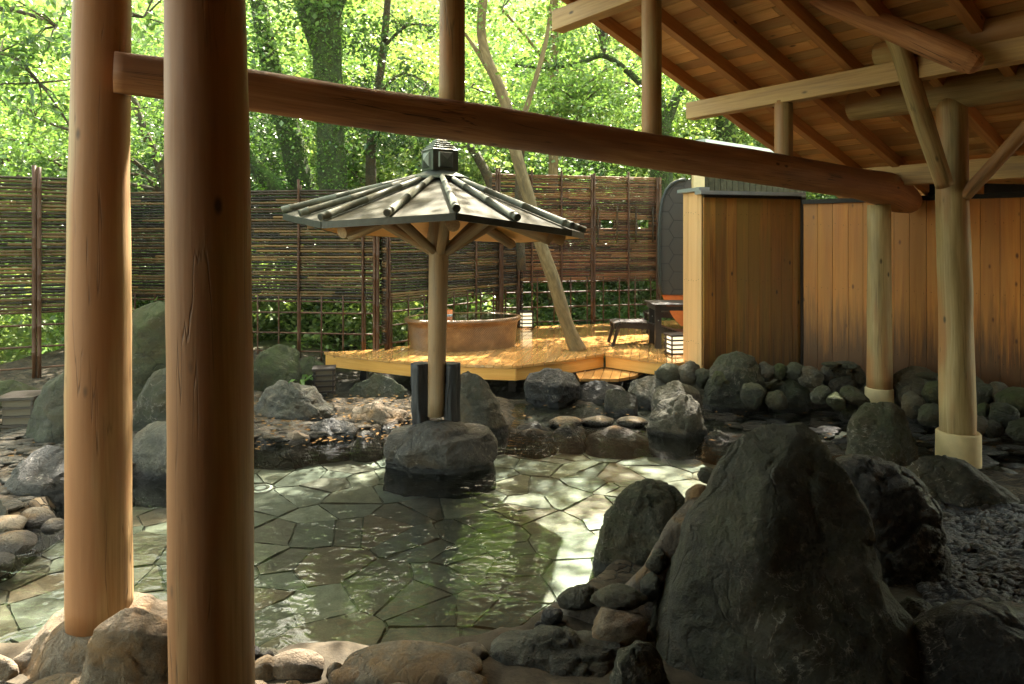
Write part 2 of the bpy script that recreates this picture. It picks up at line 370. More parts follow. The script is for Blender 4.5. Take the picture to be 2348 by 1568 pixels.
# ------------------------------------------------------------------ ground sheet with the pool basin
POOLPX = [(-420, 1500), (-420, 1330), (-150, 1290), (0, 1250), (60, 1205), (130, 1160), (230, 1120), (300, 1095), (400, 1062), (480, 1040), (580, 1018),
          (660, 1022), (740, 1008), (820, 1000), (900, 978), (1000, 968), (1100, 975), (1170, 990), (1230, 1000), (1270, 990), (1330, 978), (1400, 974), (1490, 988),
          (1600, 1000), (1690, 1025), (1700, 1060), (1660, 1100), (1600, 1150), (1500, 1235), (1370, 1340), (1240, 1425), (1180, 1465), (1090, 1487), (980, 1496), (800, 1503),
          (640, 1512), (590, 1520), (400, 1480), (150, 1440), (60, 1500), (-100, 1520)]
POOL = np.array([G(a, b).xy[:] for a, b in POOLPX])
SHAL = np.array([G(a, b).xy[:] for a, b in [(1170, 925), (1480, 925), (1640, 928), (1900, 930), (2140, 950), (2500, 985), (2500, 1090), (2160, 1070), (1940, 1060), (1850, 1075), (1690, 1060), (1600, 1010), (1490, 990), (1330, 980), (1170, 992)]])
PEB = np.array([G(a, b).xy[:] for a, b in [(2080, 1190), (2150, 1180), (2600, 1190), (2800, 1430), (2180, 1450), (2120, 1400)]])
def sdist(P, poly):
    P = np.asarray(P, float); d = np.full(len(P), 1e9); ins = np.zeros(len(P), bool); n = len(poly)
    for i in range(n):
        a, b2 = poly[i], poly[(i + 1) % n]; e = b2 - a; wv = P - a
        t = np.clip((wv @ e) / (e @ e), 0, 1); d = np.minimum(d, np.linalg.norm(wv - t[:, None] * e, axis=1))
        cnd = ((a[1] > P[:, 1]) != (b2[1] > P[:, 1]))
        xi = (b2[0] - a[0]) * (P[:, 1] - a[1]) / (b2[1] - a[1] + 1e-12) + a[0]
        ins ^= cnd & (P[:, 0] < xi)
    return np.where(ins, -d, d)
def sstep(x, a, b2): t = np.clip((x - a) / (b2 - a), 0, 1); return t * t * (3 - 2 * t)
def ghi(P):
    P = np.asarray(P, float); x, y = P[:, 0], P[:, 1]
    dp = sdist(P, POOL); ds = sdist(P, SHAL); dq = sdist(P, PEB)
    z = 0.09 - .05 * sstep(y, 5, 7.2) * sstep(x, -3.5, -2.5) + .14 * sstep(y, 8.4, 10) + .12 * sstep(-x, 2.5, 5) * sstep(y, 5, 8)
    z = z + .1 * sstep(y, 8.0, 9.0) * sstep(x, 2, 4)
    z = z + (-.035 - z) * sstep(-ds, -.15, .15)
    z = z - .22 * sstep(y, 8.9, 9.5) * (1 - sstep(y, 13, 14)) * sstep(x, -3.3, -2.8) * (1 - sstep(x, 2.2, 2.6))
    z = z + (.05 - z) * sstep(-dq, -.1, .1)
    nz = .022 * np.sin(x * 7.3 + 1.1 * np.sin(y * 5.1)) * np.sin(y * 6.7 + .9 * np.sin(x * 4.3)) + .012 * np.sin(x * 17 + y * 5) * np.sin(y * 19 - x * 7)
    z = z + nz
    z = z + (-.6 - z) * sstep(-dp, -.05, .22)
    # valley behind the fence and the slope across it
    z = z - 2.6 * sstep(y, 12.2, 19) + 30 * np.clip((y - 25) / 45, 0, 1.6) ** 1.15 + (.9 * np.sin(x * .31 + y * .17) * sstep(y, 20, 30))
    z = z - 1.6 * sstep(-x, 7.2, 11) * (1 - sstep(y, 12, 19)) * sstep(y, 3, 9)
    return z
def axis(parts):
    out = []
    for a, b2, st in parts: out += list(np.arange(a, b2, st))
    return np.array(out + [parts[-1][1]])
xs = axis([(-120, -30, 10), (-30, -9, 1.0), (-9, 8, .06), (8, 30, 1.0), (30, 120, 10)])
ys = axis([(-40, -2, 4), (-2, 3, .5), (3, 11, .06), (11, 14, .2), (14, 50, 1.0), (50, 130, 8)])
XX, YY = np.meshgrid(xs, ys); PP = np.stack([XX.ravel(), YY.ravel()], 1)
co = np.concatenate([PP, ghi(PP)[:, None]], 1)
nx_, ny_ = len(xs), len(ys)
ii = (np.arange(ny_ - 1)[:, None] * nx_ + np.arange(nx_ - 1)[None, :]).ravel()
me = raw_mesh('ground', co, np.stack([ii, ii + 1, ii + 1 + nx_, ii + nx_], 1), M['ground'], True)
o = bpy.data.objects.new('ground', me); COL.objects.link(o); tag(o, kind='structure')
def gz(x, y): return float(ghi(np.array([[x, y]]))[0])

def quadplane(name, x0, x1, y0, y1, z, m, n=1):
    mb = MB(); g = []
    for j in range(n + 1):
        for i in range(n + 1): g.append((x0 + (x1 - x0) * i / n, y0 + (y1 - y0) * j / n, z))
    mb.add(g, [[j * (n + 1) + i, j * (n + 1) + i + 1, (j + 1) * (n + 1) + i + 1, (j + 1) * (n + 1) + i] for j in range(n) for i in range(n)])
    return tag(mb.build(name, m), kind='structure')
def clip(poly, nrm, c, keep_less=True):
    out = []
    for i in range(len(poly)):
        a, b_ = poly[i], poly[(i + 1) % len(poly)]; da, db = a.dot(nrm) - c, b_.dot(nrm) - c
        if not keep_less: da, db = -da, -db
        if da <= 0: out.append(a)
        if (da < 0) != (db < 0) and abs(da - db) > 1e-9: out.append(a.lerp(b_, da / (da - db)))
    return out
def area2(q): return .5 * sum(q[i].x * q[(i + 1) % len(q)].y - q[(i + 1) % len(q)].x * q[i].y for i in range(len(q)))
SLABS = []
rn = np.random.RandomState(42); pts = []
while len(pts) < 520:      # seeds kept loosely apart, each with its own weight so that slab sizes differ
    p_ = rn.uniform((-6.8, 2.9), (3.6, 9.3))
    if all((p_[0] - q_[0]) ** 2 + (p_[1] - q_[1]) ** 2 > .15 ** 2 for q_ in pts): pts.append(p_)
pts = np.array(pts); wt = rn.uniform(0, .035, len(pts))
for i, p_ in enumerate(pts):
    q = [Vector(v) for v in ((-6.6, 3.1, 0), (3.4, 3.1, 0), (3.4, 9.1, 0), (-6.6, 9.1, 0))]
    dd = ((pts - p_) ** 2).sum(1)
    for k in np.argsort(dd)[1:30]:
        n_ = Vector((*(pts[k] - p_), 0)); c = ((pts[k] ** 2).sum() - wt[k] - (p_ ** 2).sum() + wt[i]) / 2; L_ = n_.length
        q = clip(q, n_ / L_, c / L_)
        if len(q) < 3: break
    if len(q) >= 3 and abs(area2(q)) > .006: SLABS.append(q)
mb = MB()
for q in SLABS:
    if area2(q) < 0: q = q[::-1]
    g = list(q); ok = True
    for i in range(len(q)):
        e = (q[(i + 1) % len(q)] - q[i])
        if e.length < 1e-5: continue
        e.normalize(); inn = Vector((-e.y, e.x, 0)); g = clip(g, inn, q[i].dot(inn) + .0035, False)
        if len(g) < 3: ok = False; break
    if not ok: continue
    # roughen the outline
    o2 = []
    for i in range(len(g)):
        a, b_ = g[i], g[(i + 1) % len(g)]; L = (b_ - a).length; k = max(1, int(L / .05)); pn = Vector((b_.y - a.y, a.x - b_.x, 0)).normalized() if L > 1e-6 else Vector((0, 0, 0))
        for t in range(k): p_ = a.lerp(b_, t / k); o2.append(p_ - pn * (.005 + .012 * noise.noise(p_ * 9) + .005 * noise.noise(p_ * 31)))
    z = -.235 + random.uniform(-.004, .006); n0 = len(o2); off = Vector((random.uniform(-40, 40), random.uniform(-40, 40), 0)); tl = (random.uniform(-.012, .012), random.uniform(-.012, .012)); c0_ = o2[0]
    top = [Vector((p_.x, p_.y, z + (p_.x - c0_.x) * tl[0] + (p_.y - c0_.y) * tl[1])) for p_ in o2]; bot = [p_ - Vector((0, 0, .03)) for p_ in top]
    mb.add(top + bot, [list(range(n0))] + [[i, n0 + i, n0 + (i + 1) % n0, (i + 1) % n0] for i in range(n0)], [p_ + off for p_ in top + bot], False)
tag(mb.build('pool_floor', M['paving']), kind='structure')
quadplane('pool_bed', -6.7, 3.4, 3.1, 9.1, -.25, M['grout'])
quadplane('water', -6.8, 7.5, 3.3, 9.2, 0, M['water'])
def sub_ground_clear(): pass

# ------------------------------------------------------------------ rocks
def fbm(p, o_=4):
    s_, a = 0, .5
    for _ in range(o_):
        s_ += a * noise.noise(p); p = p * 2.07 + Vector((3.1, 1.7, 5.3)); a *= .5
    return s_
def rock_into(mb, prof, Y, thick=.8, seed=0, rings=28, seg=36, amp=.05, ztobase=None, lean=0.0, cut=1.0, crk=1.0, shift=True):
    """prof: (py, pxL, pxR) from the top down, read at distance Y; a full body of revolution-like rings, faceted and roughened."""
    P = [((EYE - (py - HZ) * Y / F), (l - CX) * Y / F, (r - CX) * Y / F) for py, l, r in prof]
    am_ = max((r - l) / 2 for _, l, r in P)
    if shift: k_ = (Y + .7 * thick * am_) / Y; Y = Y * k_; P = [(EYE - (EYE - z) * k_, l * k_, r * k_) for z, l, r in P]
    if shift and ztobase is not None and P[-1][0] > ztobase: pass
    z0, l0, r0 = P[0]; a0 = (r0 - l0) / 2; c0 = (r0 + l0) / 2
    zb, lb, rb = P[-1]
    zb, lb, rb = P[-1]
    if ztobase is not None and zb > ztobase: P.append((ztobase, lb - .02, rb + .02)); zb = ztobase
    H = z0 - zb; amax = max((r - l) / 2 for _, l, r in P)
    rnd = random.Random(seed); sv = Vector((rnd.uniform(-50, 50), rnd.uniform(-50, 50), rnd.uniform(-50, 50)))
    dome = min(.3 * a0, .18 * H)
    lv = []
    ncap = max(4, rings // 6)
    for k in range(1, ncap + 1):
        t = k / ncap; lv.append((z0 - dome * (1 - math.sqrt(max(0, 1 - t * t))) , c0, a0 * t))
    zs = [p[0] for p in P]; 
    for k in range(1, rings + 1):
        z = (z0 - dome) + (zb - z0 + dome) * k / rings
        zq = min(z, z0)
        for i in range(len(P) - 1):
            if P[i][0] >= zq >= P[i + 1][0]:
                t = (P[i][0] - zq) / max(1e-6, P[i][0] - P[i + 1][0]); break
        else: i, t = len(P) - 2, 1
        l = P[i][1] + (P[i + 1][1] - P[i][1]) * t; r = P[i][2] + (P[i + 1][2] - P[i][2]) * t
        lv.append((z, (l + r) / 2, (r - l) / 2))
    planes = []
    for k in range(9):
        ang = rnd.uniform(0, 2 * math.pi); el = rnd.uniform(-.2, .9)
        planes.append((ang, el, rnd.uniform(.80, .97)))
    vs, lc = [], []
    vs.append(Vector((c0, Y, z0 + .0)))
    for (z, c, a) in lv:
        b_ = thick * (.55 * a + .45 * amax * min(1, a / amax * 1.3))
        hfrac = (z0 - z) / H
        for k in range(seg):
            an = 2 * math.pi * k / seg; ca, sa = math.cos(an), math.sin(an)
            e = .85; ux = math.copysign(abs(ca) ** e, ca); uy = math.copysign(abs(sa) ** e, sa)
            uu = 1.0
            for (pa, pe, pd) in planes:
                dd = (ux * math.cos(pa) + uy * math.sin(pa))
                if abs(math.sin(pa)) < .5: continue
                if dd > pd * .9: uy *= 1 - (dd - pd * .9) * .8
            vs.append(Vector((c + a * ux, Y + b_ * uy + lean * hfrac * a, z)))
    n_ = len(vs)
    ctr = Vector((sum(v.x for v in vs) / n_, Y, (z0 + zb) / 2)); S0 = (amax * 2 + H) / 2
    A_ = np.array([v[:] for v in vs])
    for k in range(16):
        nn = np.array([rnd.uniform(-.75, .75), -rnd.uniform(.45, 1) if rnd.random() < .75 else rnd.uniform(.4, 1), rnd.uniform(-.25, .9)]); nn /= np.linalg.norm(nn)
        dd = A_ @ nn; lim = dd.max() - S0 * rnd.uniform(.03, .11) * cut
        ex = np.clip(dd - lim, 0, None); A_ -= (ex * .92)[:, None] * nn
    vs = [Vector(p) for p in A_]
    out = []
    for v in vs:
        q = (v / S0) * 1.0 + sv
        d = (v - ctr); d.z *= .6; d.normalize()
        vd = noise.voronoi(q * 4.5 + Vector((1, 1, 1)) * fbm(q * 3, 2) * .6)[0]
        k = fbm(q * 1.6, 3) * .8 + (abs(fbm(q * 3.3, 3)) - .12) * -1.1 + fbm(q * 9, 3) * .35 + fbm(q * 22, 2) * .14 - .5 * crk * math.exp(-(vd[1] - vd[0]) * 14) + vd[0] * .3 * crk
        out.append(v + d * (k * amp * S0))
        lc.append(v + sv)
    fs = []
    for k in range(seg): fs.append([0, 1 + k, 1 + (k + 1) % seg])
    m_ = len(lv)
    for i in range(m_ - 1):
        for k in range(seg):
            k2 = (k + 1) % seg
            fs.append([1 + i * seg + k, 1 + (i + 1) * seg + k, 1 + (i + 1) * seg + k2, 1 + i * seg + k2])
    mb.add(out, fs, lc)
ROCKN = 0
def rock(prof, Y, mat, label, group=None, name='rock', cat='rock', base=-.4, **kw):
    global ROCKN; ROCKN += 1
    mb = MB(); rock_into(mb, prof, Y, seed=ROCKN * 7 + 3, ztobase=base, **kw)
    return tag(mb.build(name, M[mat]), label, cat, group)
import bmesh
def ico_into(mb, c, r, seed=0, sub=3, amp=.12, rot=0, tilt=0, flat=0):
    bm = bmesh.new(); bmesh.ops.create_icosphere(bm, subdivisions=sub, radius=1)
    rnd = random.Random(seed); sv = Vector((rnd.uniform(-50, 50), rnd.uniform(-50, 50), rnd.uniform(-50, 50)))
    rm = Matrix.Rotation(rot, 3, 'Z') @ Matrix.Rotation(tilt, 3, 'Y'); vs, lc = [], []
    PL = []
    for _ in range(9):
        q = Vector((rnd.gauss(0, 1), rnd.gauss(0, 1), rnd.gauss(0, 1))).normalized(); PL.append((q, rnd.uniform(.68, .95)))
    for v in bm.verts:
        p = v.co.copy()
        for q, d_ in PL:
            t_ = p.dot(q) - d_
            if t_ > 0: p -= q * (t_ * .8)
        k = 1 + amp * (fbm(p * .9 + sv, 3) * 1.6 + fbm(p * 3 + sv, 2) * .35)
        p = p * k; p = Vector((p.x * r[0], p.y * r[1], p.z * r[2])); p = rm @ p + Vector(c)
        vs.append(p); lc.append(p + sv)
    mb.add(vs, [[v.index for v in f.verts] for f in bm.faces], lc); bm.free()
def stone(x0, x1, y0, y1, Y, mat, label, group=None, name='stone', cat='stone', dep=.9, tilt=0, sub=3, amp=.12, down=0):
    c = W((x0 + x1) / 2, (y0 + y1) / 2, Y); k = Y / F
    mb = MB(); rx, rz = (x1 - x0) / 2 * k, (y1 - y0) / 2 * k
    ico_into(mb, c - Vector((0, 0, down)), (rx, max(rx, rz) * dep, rz + down), seed=int(x0 * 7 + y0), sub=sub, amp=amp, tilt=tilt)
    return tag(mb.build(name, M[mat]), label, cat, group)

big = dict(rings=90, seg=110, cut=.35)
med = dict(rings=44, seg=56, cut=.6)
# the great rocks of the near right bank
rock([(962, 1785, 1830), (975, 1755, 1855), (1000, 1722, 1880), (1030, 1690, 1896), (1055, 1668, 1908), (1100, 1632, 1932), (1200, 1588, 1978), (1300, 1560, 2005), (1400, 1528, 2078), (1500, 1492, 2102), (1568, 1470, 2112), (1640, 1450, 2120)],
     3.15, 'rock_dark', 'huge dark peaked boulder with pale crusted streaks in the near right corner', thick=.75, amp=.055, crk=.45, **dict(big, cut=.5))
rock([(1104, 1455, 1515), (1115, 1430, 1540), (1135, 1405, 1570), (1200, 1384, 1590), (1270, 1366, 1600), (1330, 1354, 1600), (1400, 1350, 1600)],
     4.35, 'rock_green', 'greenish standing boulder at the pool edge left of the huge peaked one', thick=.6, amp=.05, **big)
rock([(1043, 1955, 2010), (1060, 1925, 2060), (1090, 1912, 2095), (1150, 1920, 2135), (1220, 1950, 2152), (1300, 1980, 2165), (1420, 2000, 2178), (1470, 2000, 2180)],
     4.1, 'rock_black', 'blue-black hunched boulder with thin white veins behind the huge peaked one', thick=.7, amp=.06, **big)
rock([(1038, 2115, 2170), (1055, 2085, 2205), (1080, 2068, 2240), (1120, 2080, 2300), (1170, 2100, 2350), (1215, 2120, 2420)],
     5.3, 'rock_dark', 'broad low dark boulder before the round column foot at the right edge', thick=.5, amp=.05, **med)
rock([(920, 2005, 2045), (935, 1985, 2060), (970, 1958, 2082), (1010, 1950, 2090), (1080, 1948, 2092)],
     6.25, 'rock_green', 'dark olive upright boulder standing between the two concrete-footed columns', thick=.8, amp=.06, **med)
rock([(925, 1950, 2010), (940, 1932, 2060), (965, 1930, 2110), (1000, 1935, 2115)],
     7.9, 'rock_dark', 'low brown mound boulder under the farther column foot', thick=.8, amp=.05, rings=24, seg=36)
rock([(908, 1552, 1590), (920, 1525, 1603), (945, 1498, 1606), (975, 1489, 1614), (1003, 1488, 1622)],
     7.45, 'rock_grey', 'pale grey sunlit boulder rising from the water before the wooden wall corner', thick=.8, amp=.08, **med)
rock([(808, 1672, 1705), (820, 1650, 1728), (850, 1628, 1745), (890, 1618, 1756), (940, 1616, 1758)],
     8.5, 'rock_green', 'tall rounded grey-green boulder against the dark stained wooden wall', thick=.8, amp=.05, **med)
rock([(868, 1770, 1840), (885, 1757, 1852), (915, 1752, 1856), (937, 1758, 1852)],
     8.5, 'rock_green', 'blocky grey-green boulder right of the tall one by the wooden wall', thick=.8, amp=.05, rings=26, seg=40)
# island rock under the parasol post
rock([(966, 930, 1075), (976, 905, 1100), (992, 892, 1122), (1012, 882, 1138), (1035, 880, 1142), (1056, 884, 1132)],
     6.3, 'rock_island', 'squat dark grey island boulder in the pool carrying the shingled umbrella roof post', thick=.8, amp=.05, crk=.5, base=-.25, **dict(big, cut=.8))
rock([(840, 1064, 1088), (850, 1056, 1100), (880, 1050, 1118), (920, 1046, 1140), (960, 1044, 1160), (992, 1044, 1170)],
     7.6, 'rock_grey', 'tall slanting grey boulder behind the island boulder', thick=.7, amp=.05, **med)
# far bank
rock([(683, 320, 375), (690, 305, 400), (740, 290, 425), (850, 285, 440), (960, 280, 440)], 8.3, 'moss_rock', 'tall broad mossy slab seen between the two front pillars', thick=.6, amp=.04, **med)
rock([(842, 365, 400), (860, 345, 425), (900, 328, 440), (960, 312, 450), (1000, 305, 455)], 7.1, 'rock_green', 'leaning olive boulder with a pale tip between the two front pillars', thick=.7, amp=.05, **med)
rock([(955, 365, 410), (970, 330, 440), (1000, 305, 465), (1050, 292, 470), (1102, 292, 470)], 6.15, 'rock_grey', 'round grey pitted boulder at the waterline between the two front pillars', thick=.8, amp=.05, **med)
rock([(853, 130, 180), (870, 110, 200), (930, 82, 215), (1000, 62, 220), (1062, 58, 220)], 6.7, 'rock_green', 'tall brownish boulder left of the left front pillar', thick=.7, amp=.05, **med)
rock([(1008, 125, 170), (1030, 85, 190), (1070, 45, 200), (1110, 22, 210), (1165, 14, 215), (1180, 20, 215)], 5.5, 'rock_black', 'low smooth black boulder on the shore left of the left front pillar', thick=.8, amp=.05, **med)
rock([(1120, -20, 5), (1150, -50, 20), (1195, -60, 18)], 5.0, 'rock_grey', 'grey rounded boulder cut by the left picture edge', thick=.8, rings=20, seg=30)
rock([(872, -60, 60), (885, -90, 110), (940, -100, 115), (1000, -100, 110)], 7.9, 'moss_rock', 'long low mossy ledge rock behind the left louvred lantern', thick=.5, rings=24, seg=40)
rock([(795, 620, 660), (810, 595, 682), (850, 570, 690), (910, 565, 694)], 9.0, 'moss_rock', 'mossy domed boulder right of the near pillar under the bamboo lattice', thick=.8, **med)
rock([(818, 685, 725), (835, 670, 748), (880, 668, 750)], 9.6, 'moss_rock', 'dark mossy rock between the domed boulder and the wooden deck tip', thick=.8, rings=20, seg=30)
rock([(877, 632, 690), (890, 612, 712), (915, 592, 735), (940, 584, 765), (968, 582, 774)], 8.0, 'rock_grey', 'wide craggy brown-grey rock on the far bank right of the near pillar', thick=.7, amp=.09, **med)
rock([(858, 835, 880), (870, 812, 900), (890, 802, 935), (914, 798, 942)], 8.9, 'rock_green', 'low mossy ridged rock under the front edge of the deck', thick=.7, amp=.1, rings=24, seg=36)
rock([(925, 820, 880), (935, 808, 925), (960, 804, 938), (988, 806, 936)], 7.8, 'rock_tan', 'flat-topped tan-and-black rock on the bank left of the island boulder', thick=.7, amp=.1, rings=24, seg=40)
rock([(962, 735, 785), (972, 715, 805), (990, 706, 815), (1012, 704, 815)], 7.35, 'rock_black', 'small dark angular rock at the waterline of the far bank', thick=.8, amp=.1, rings=24, seg=36)
rock([(970, 1195, 1245), (980, 1175, 1262), (998, 1170, 1266)], 7.6, 'rock_black', 'flat wet black rock right of the island boulder', thick=.8, amp=.1, rings=16, seg=30)
rock([(845, 1238, 1292), (855, 1212, 1315), (880, 1202, 1328), (905, 1204, 1328), (928, 1214, 1318)], 8.85, 'rock_black', 'shiny wet black round boulder under the deck corner', thick=.8, amp=.05, **med)
rock([(872, 1345, 1395), (882, 1325, 1420), (905, 1322, 1440), (930, 1325, 1440)], 8.9, 'rock_black', 'dark rough boulder under the low deck step', thick=.7, rings=22, seg=34)
rock([(886, 1400, 1440), (900, 1388, 1458), (925, 1386, 1462), (942, 1388, 1460)], 8.4, 'rock_dark', 'rounded charcoal boulder in front of the low deck step', thick=.8, rings=22, seg=34)
rock([(860, 1465, 1510), (872, 1445, 1530), (900, 1440, 1542), (936, 1440, 1540)], 8.75, 'rock_grey', 'grey boulder below the deck end by the wooden wall corner', thick=.8, rings=24, seg=36)
rock([(874, 1525, 1575), (886, 1505, 1600), (915, 1495, 1612), (950, 1496, 1612)], 8.1, 'rock_dark', 'broad rounded dark boulder behind the pale sunlit boulder', thick=.7, rings=24, seg=36)
for (x0, x1, y0, y1, mt, lb) in [(572, 640, 986, 1022, 'rock_grey', 'low flat grey shore rock against the near pillar across the pool'), (632, 712, 990, 1020, 'rock_tan', 'flat brown shore rock left of the small dark angular one'),
    (808, 872, 980, 1008, 'rock_dark', 'dark low shore rock right of the small dark angular one'), (868, 915, 968, 996, 'rock_black', 'black shore rock tucked behind the island boulder'), (1268, 1345, 972, 992, 'rock_dark', 'dark wet rock below the grey stepping stone'),
    (1345, 1500, 978, 1000, 'rock_tan', 'brown underwater ledge rock before the oval stepping stones'), (1610, 1680, 985, 1015, 'rock_grey', 'low grey rock right of the pale sunlit boulder'), (1668, 1720, 1015, 1050, 'rock_grey', 'flat pale stone at the shallow channel by the huge boulder top')]:
    Y_ = 3365 / (y1 - HZ); rock([(y0, x0 + (x1 - x0) * .25, x0 + (x1 - x0) * .7), (y0 + (y1 - y0) * .35, x0 + 4, x1 - 6), (y1, x0, x1)], Y_, mt, lb, rings=16, seg=34, thick=.55, amp=.07)
# mound of the left front pillar
rock([(1376, 175, 345), (1392, 140, 385), (1430, 110, 402), (1480, 65, 408), (1530, 20, 410), (1600, -25, 415)], 3.45, 'rock_tan', 'large tan boulder bearing the left front pillar', thick=.9, amp=.03, crk=.4, shift=False, **big)
rock([(1392, 270, 350), (1405, 235, 385), (1440, 215, 402), (1490, 185, 404), (1560, 180, 400)], 2.98, 'rock_tan', 'pitted tan boulder leaning on the pillar boulder between the front pillars', thick=.5, amp=.06, **med)
rock([(1530, 300, 380), (1545, 275, 400), (1600, 260, 420)], 2.95, 'rock_tan', 'small brown boulder at the bottom edge left of the near pillar', thick=.8, rings=20, seg=34)
rock([(1445, 1180, 1330), (1460, 1150, 1390), (1490, 1118, 1450), (1540, 1100, 1500), (1620, 1085, 1520)], 3.25, 'rock_grey', 'broad grey slab boulder at the bottom edge left of the huge peaked one', thick=.5, amp=.05, **big)
rock([(1385, 2170, 2330), (1400, 2130, 2420), (1470, 2100, 2500), (1600, 2070, 2560)], 3.0, 'rock_black', 'flat black rock in the bottom right corner', thick=.6, amp=.04, **med)
rock([(1070, 2260, 2300), (1085, 2240, 2340), (1115, 2230, 2360)], 6.0, 'rock_dark', 'low dark stone right of the nearer column foot', thick=.8, rings=18, seg=30)
rock([(1380, 2060, 2140), (1410, 2040, 2180), (1500, 2030, 2200), (1600, 2020, 2210)], 3.55, 'rock_dark', 'dark rock filling the gap right of the huge peaked boulder', thick=.7, amp=.05, **med)
rock([(1480, 1440, 1500), (1510, 1420, 1520), (1600, 1400, 1540)], 3.05, 'rock_dark', 'dark rough rock between the grey slab boulder and the huge peaked one', thick=.8, amp=.08, **med)
# mortared bank and its set stones
rock([(1075, 1610, 1640), (1110, 1585, 1650), (1200, 1530, 1640), (1300, 1475, 1620), (1360, 1420, 1600), (1400, 1290, 1590), (1440, 1230, 1560), (1500, 1150, 1540), (1600, 1130, 1540)],
     3.75, 'mortar', 'pinkish mortar bank between the big near boulders', name='mortar_bank', cat='bank', thick=.35, shift=False, amp=.02, **med)
for (x0, x1, y0, y1, Y, mat, lab, tl) in [
    (1595, 1658, 1070, 1112, 4.05, 'rock_dark', 'small dark stone topmost in the mortar bank', .1),
    (1568, 1628, 1108, 1192, 3.9, 'rock_tan', 'long brown stone upright in the mortar bank', .35),
    (1535, 1577, 1203, 1258, 3.75, 'rock_dark', 'egg-shaped dark brown stone in the mortar bank', .3),
    (1481, 1530, 1260, 1315, 3.7, 'rock_dark', 'rounded dark stone halfway down the mortar bank', .3),
    (1465, 1512, 1312, 1380, 3.65, 'rock_dark', 'upright oval stone beside the flat dark slabs in the mortar', .2),
    (1278, 1390, 1338, 1402, 3.75, 'rock_dark', 'flat-topped dark slab at the pool side of the mortar bank', 0),
    (1348, 1478, 1342, 1398, 3.6, 'rock_dark', 'long flat brown slab right of the flat-topped dark one', 0),
    (1238, 1292, 1390, 1436, 3.65, 'rock_black', 'porous black round stone in the mortar bank', 0),
    (1224, 1250, 1422, 1448, 3.65, 'rock_black', 'tiny black stone at the end of the mortar bank', 0),
    (1340, 1490, 1395, 1490, 3.5, 'rock_tan', 'rusty brown rock under the flat slabs of the mortar bank', 0)]:
    stone(x0, x1, y0, y1, Y, mat, lab, 'stones set in the mortar bank', tilt=tl, dep=.6, amp=.28, sub=4)
# near kerb of stones
for (x0, x1, y0, y1, mat, lab) in [
    (608, 750, 1490, 1580, 'rock_tan', 'big brown oval stone on the near pool edge right of the near pillar'),
    (748, 788, 1515, 1562, 'cobble', 'small yellowish pebble stone beside the big brown oval one'),
    (775, 1100, 1485, 1590, 'cobble', 'long sand-coloured kerb slab in the middle of the near pool edge'),
    (750, 862, 1530, 1590, 'rock_tan', 'brown half-round stone below the long kerb slab'),
    (852, 985, 1520, 1585, 'rock_dark', 'dark oval stone lying before the long kerb slab'),
    (985, 1085, 1505, 1545, 'rock_dark', 'narrow dark stone near the right end of the kerb'),
    (1030, 1130, 1475, 1520, 'cobble', 'sandy stone against the grey slab boulder'),
    (1000, 1120, 1540, 1600, 'cobble', 'coarse sandy stone at the bottom edge beside the grey slab boulder'),
    (570, 640, 1500, 1590, 'cobble', 'pale ochre kerb stone half hidden by the near pillar'),
    (545, 600, 1478, 1530, 'rock_black', 'small black stone against the near pillar'),
    (-60, 40, 1500, 1600, 'rock_tan', 'brownish boulder-like kerb stone at the bottom left beside the pillar boulder'),
    (-60, 45, 1555, 1640, 'rock_grey', 'grey stone at the very bottom left corner'),
    (255, 330, 1560, 1620, 'rock_tan', 'low brown stone at the bottom edge under the pitted tan boulder'),
    (560, 625, 1560, 1620, 'rock_tan', 'brown stone at the bottom edge touching the near pillar'),
    (640, 700, 1560, 1620, 'cobble', 'sandy stone at the bottom edge below the big brown oval one'),
    (690, 770, 1575, 1630, 'rock_dark', 'dark stone cut by the bottom edge left of the half-round brown one'),
    (860, 960, 1570, 1640, 'rock_tan', 'brown stone cut by the bottom edge below the dark oval one'),
    (590, 640, 1486, 1518, 'rock_dark', 'small dark stone at the waterline left of the big brown oval one'),
    (1130, 1200, 1448, 1490, 'rock_dark', 'dark waterline stone at the corner before the grey slab boulder'),
    (1545, 1660, 1440, 1530, 'rock_dark', 'dark stone wedged left of the huge peaked boulder foot'),
    (395, 470, 1500, 1590, 'rock_tan', 'brown kerb stone peeping out between the two front pillars'),
    (20, 110, 1488, 1560, 'cobble', 'pale sandy kerb stone in the bottom left corner'),
    (60, 275, 1550, 1620, 'cobble', 'low sandy slab under the tan pillar boulder')]:
    Yk = 2.05 * F / ((y0 + y1) / 2 - HZ)
    stone(x0, x1, y0, y1, Yk, mat, lab, 'stones of the near pool edge', dep=.55, amp=.1, sub=4)
# stacked cobbles at the left
for (x0, x1, y0, y1, Y, lab) in [
    (-40, 58, 1185, 1228, 4.95, 'pale flat cobble on the left shore'), (40, 122, 1165, 1222, 5.2, 'tan round cobble by the black boulder on the left shore'),
    (-60, 78, 1222, 1275, 4.8, 'wide olive cobble under the pale one on the left shore'), (-40, 35, 1270, 1318, 4.6, 'lowest flat cobble on the left shore'),
    (95, 150, 1190, 1225, 5.1, 'small orange-brown cobble half in the water on the left')]:
    stone(x0, x1, y0, y1, Y, 'cobble', lab, 'cobbles stacked on the left shore', dep=.8)
# pale kerb stones across the water
for (x0, x1, y0, y1, lab) in [(1258, 1335, 958, 982, 'flat grey stepping stone right of the flat wet black rock'), (1328, 1408, 956, 978, 'bright sunlit oval stepping stone across the pool'),
                              (1412, 1488, 958, 980, 'pale oval stepping stone beside the pale sunlit boulder')]:
    stone(x0, x1, y0 - 3, y1, 3365 / (y1 - HZ - 8), 'pale_stone', lab, 'stepping stones across the pool', dep=.7)
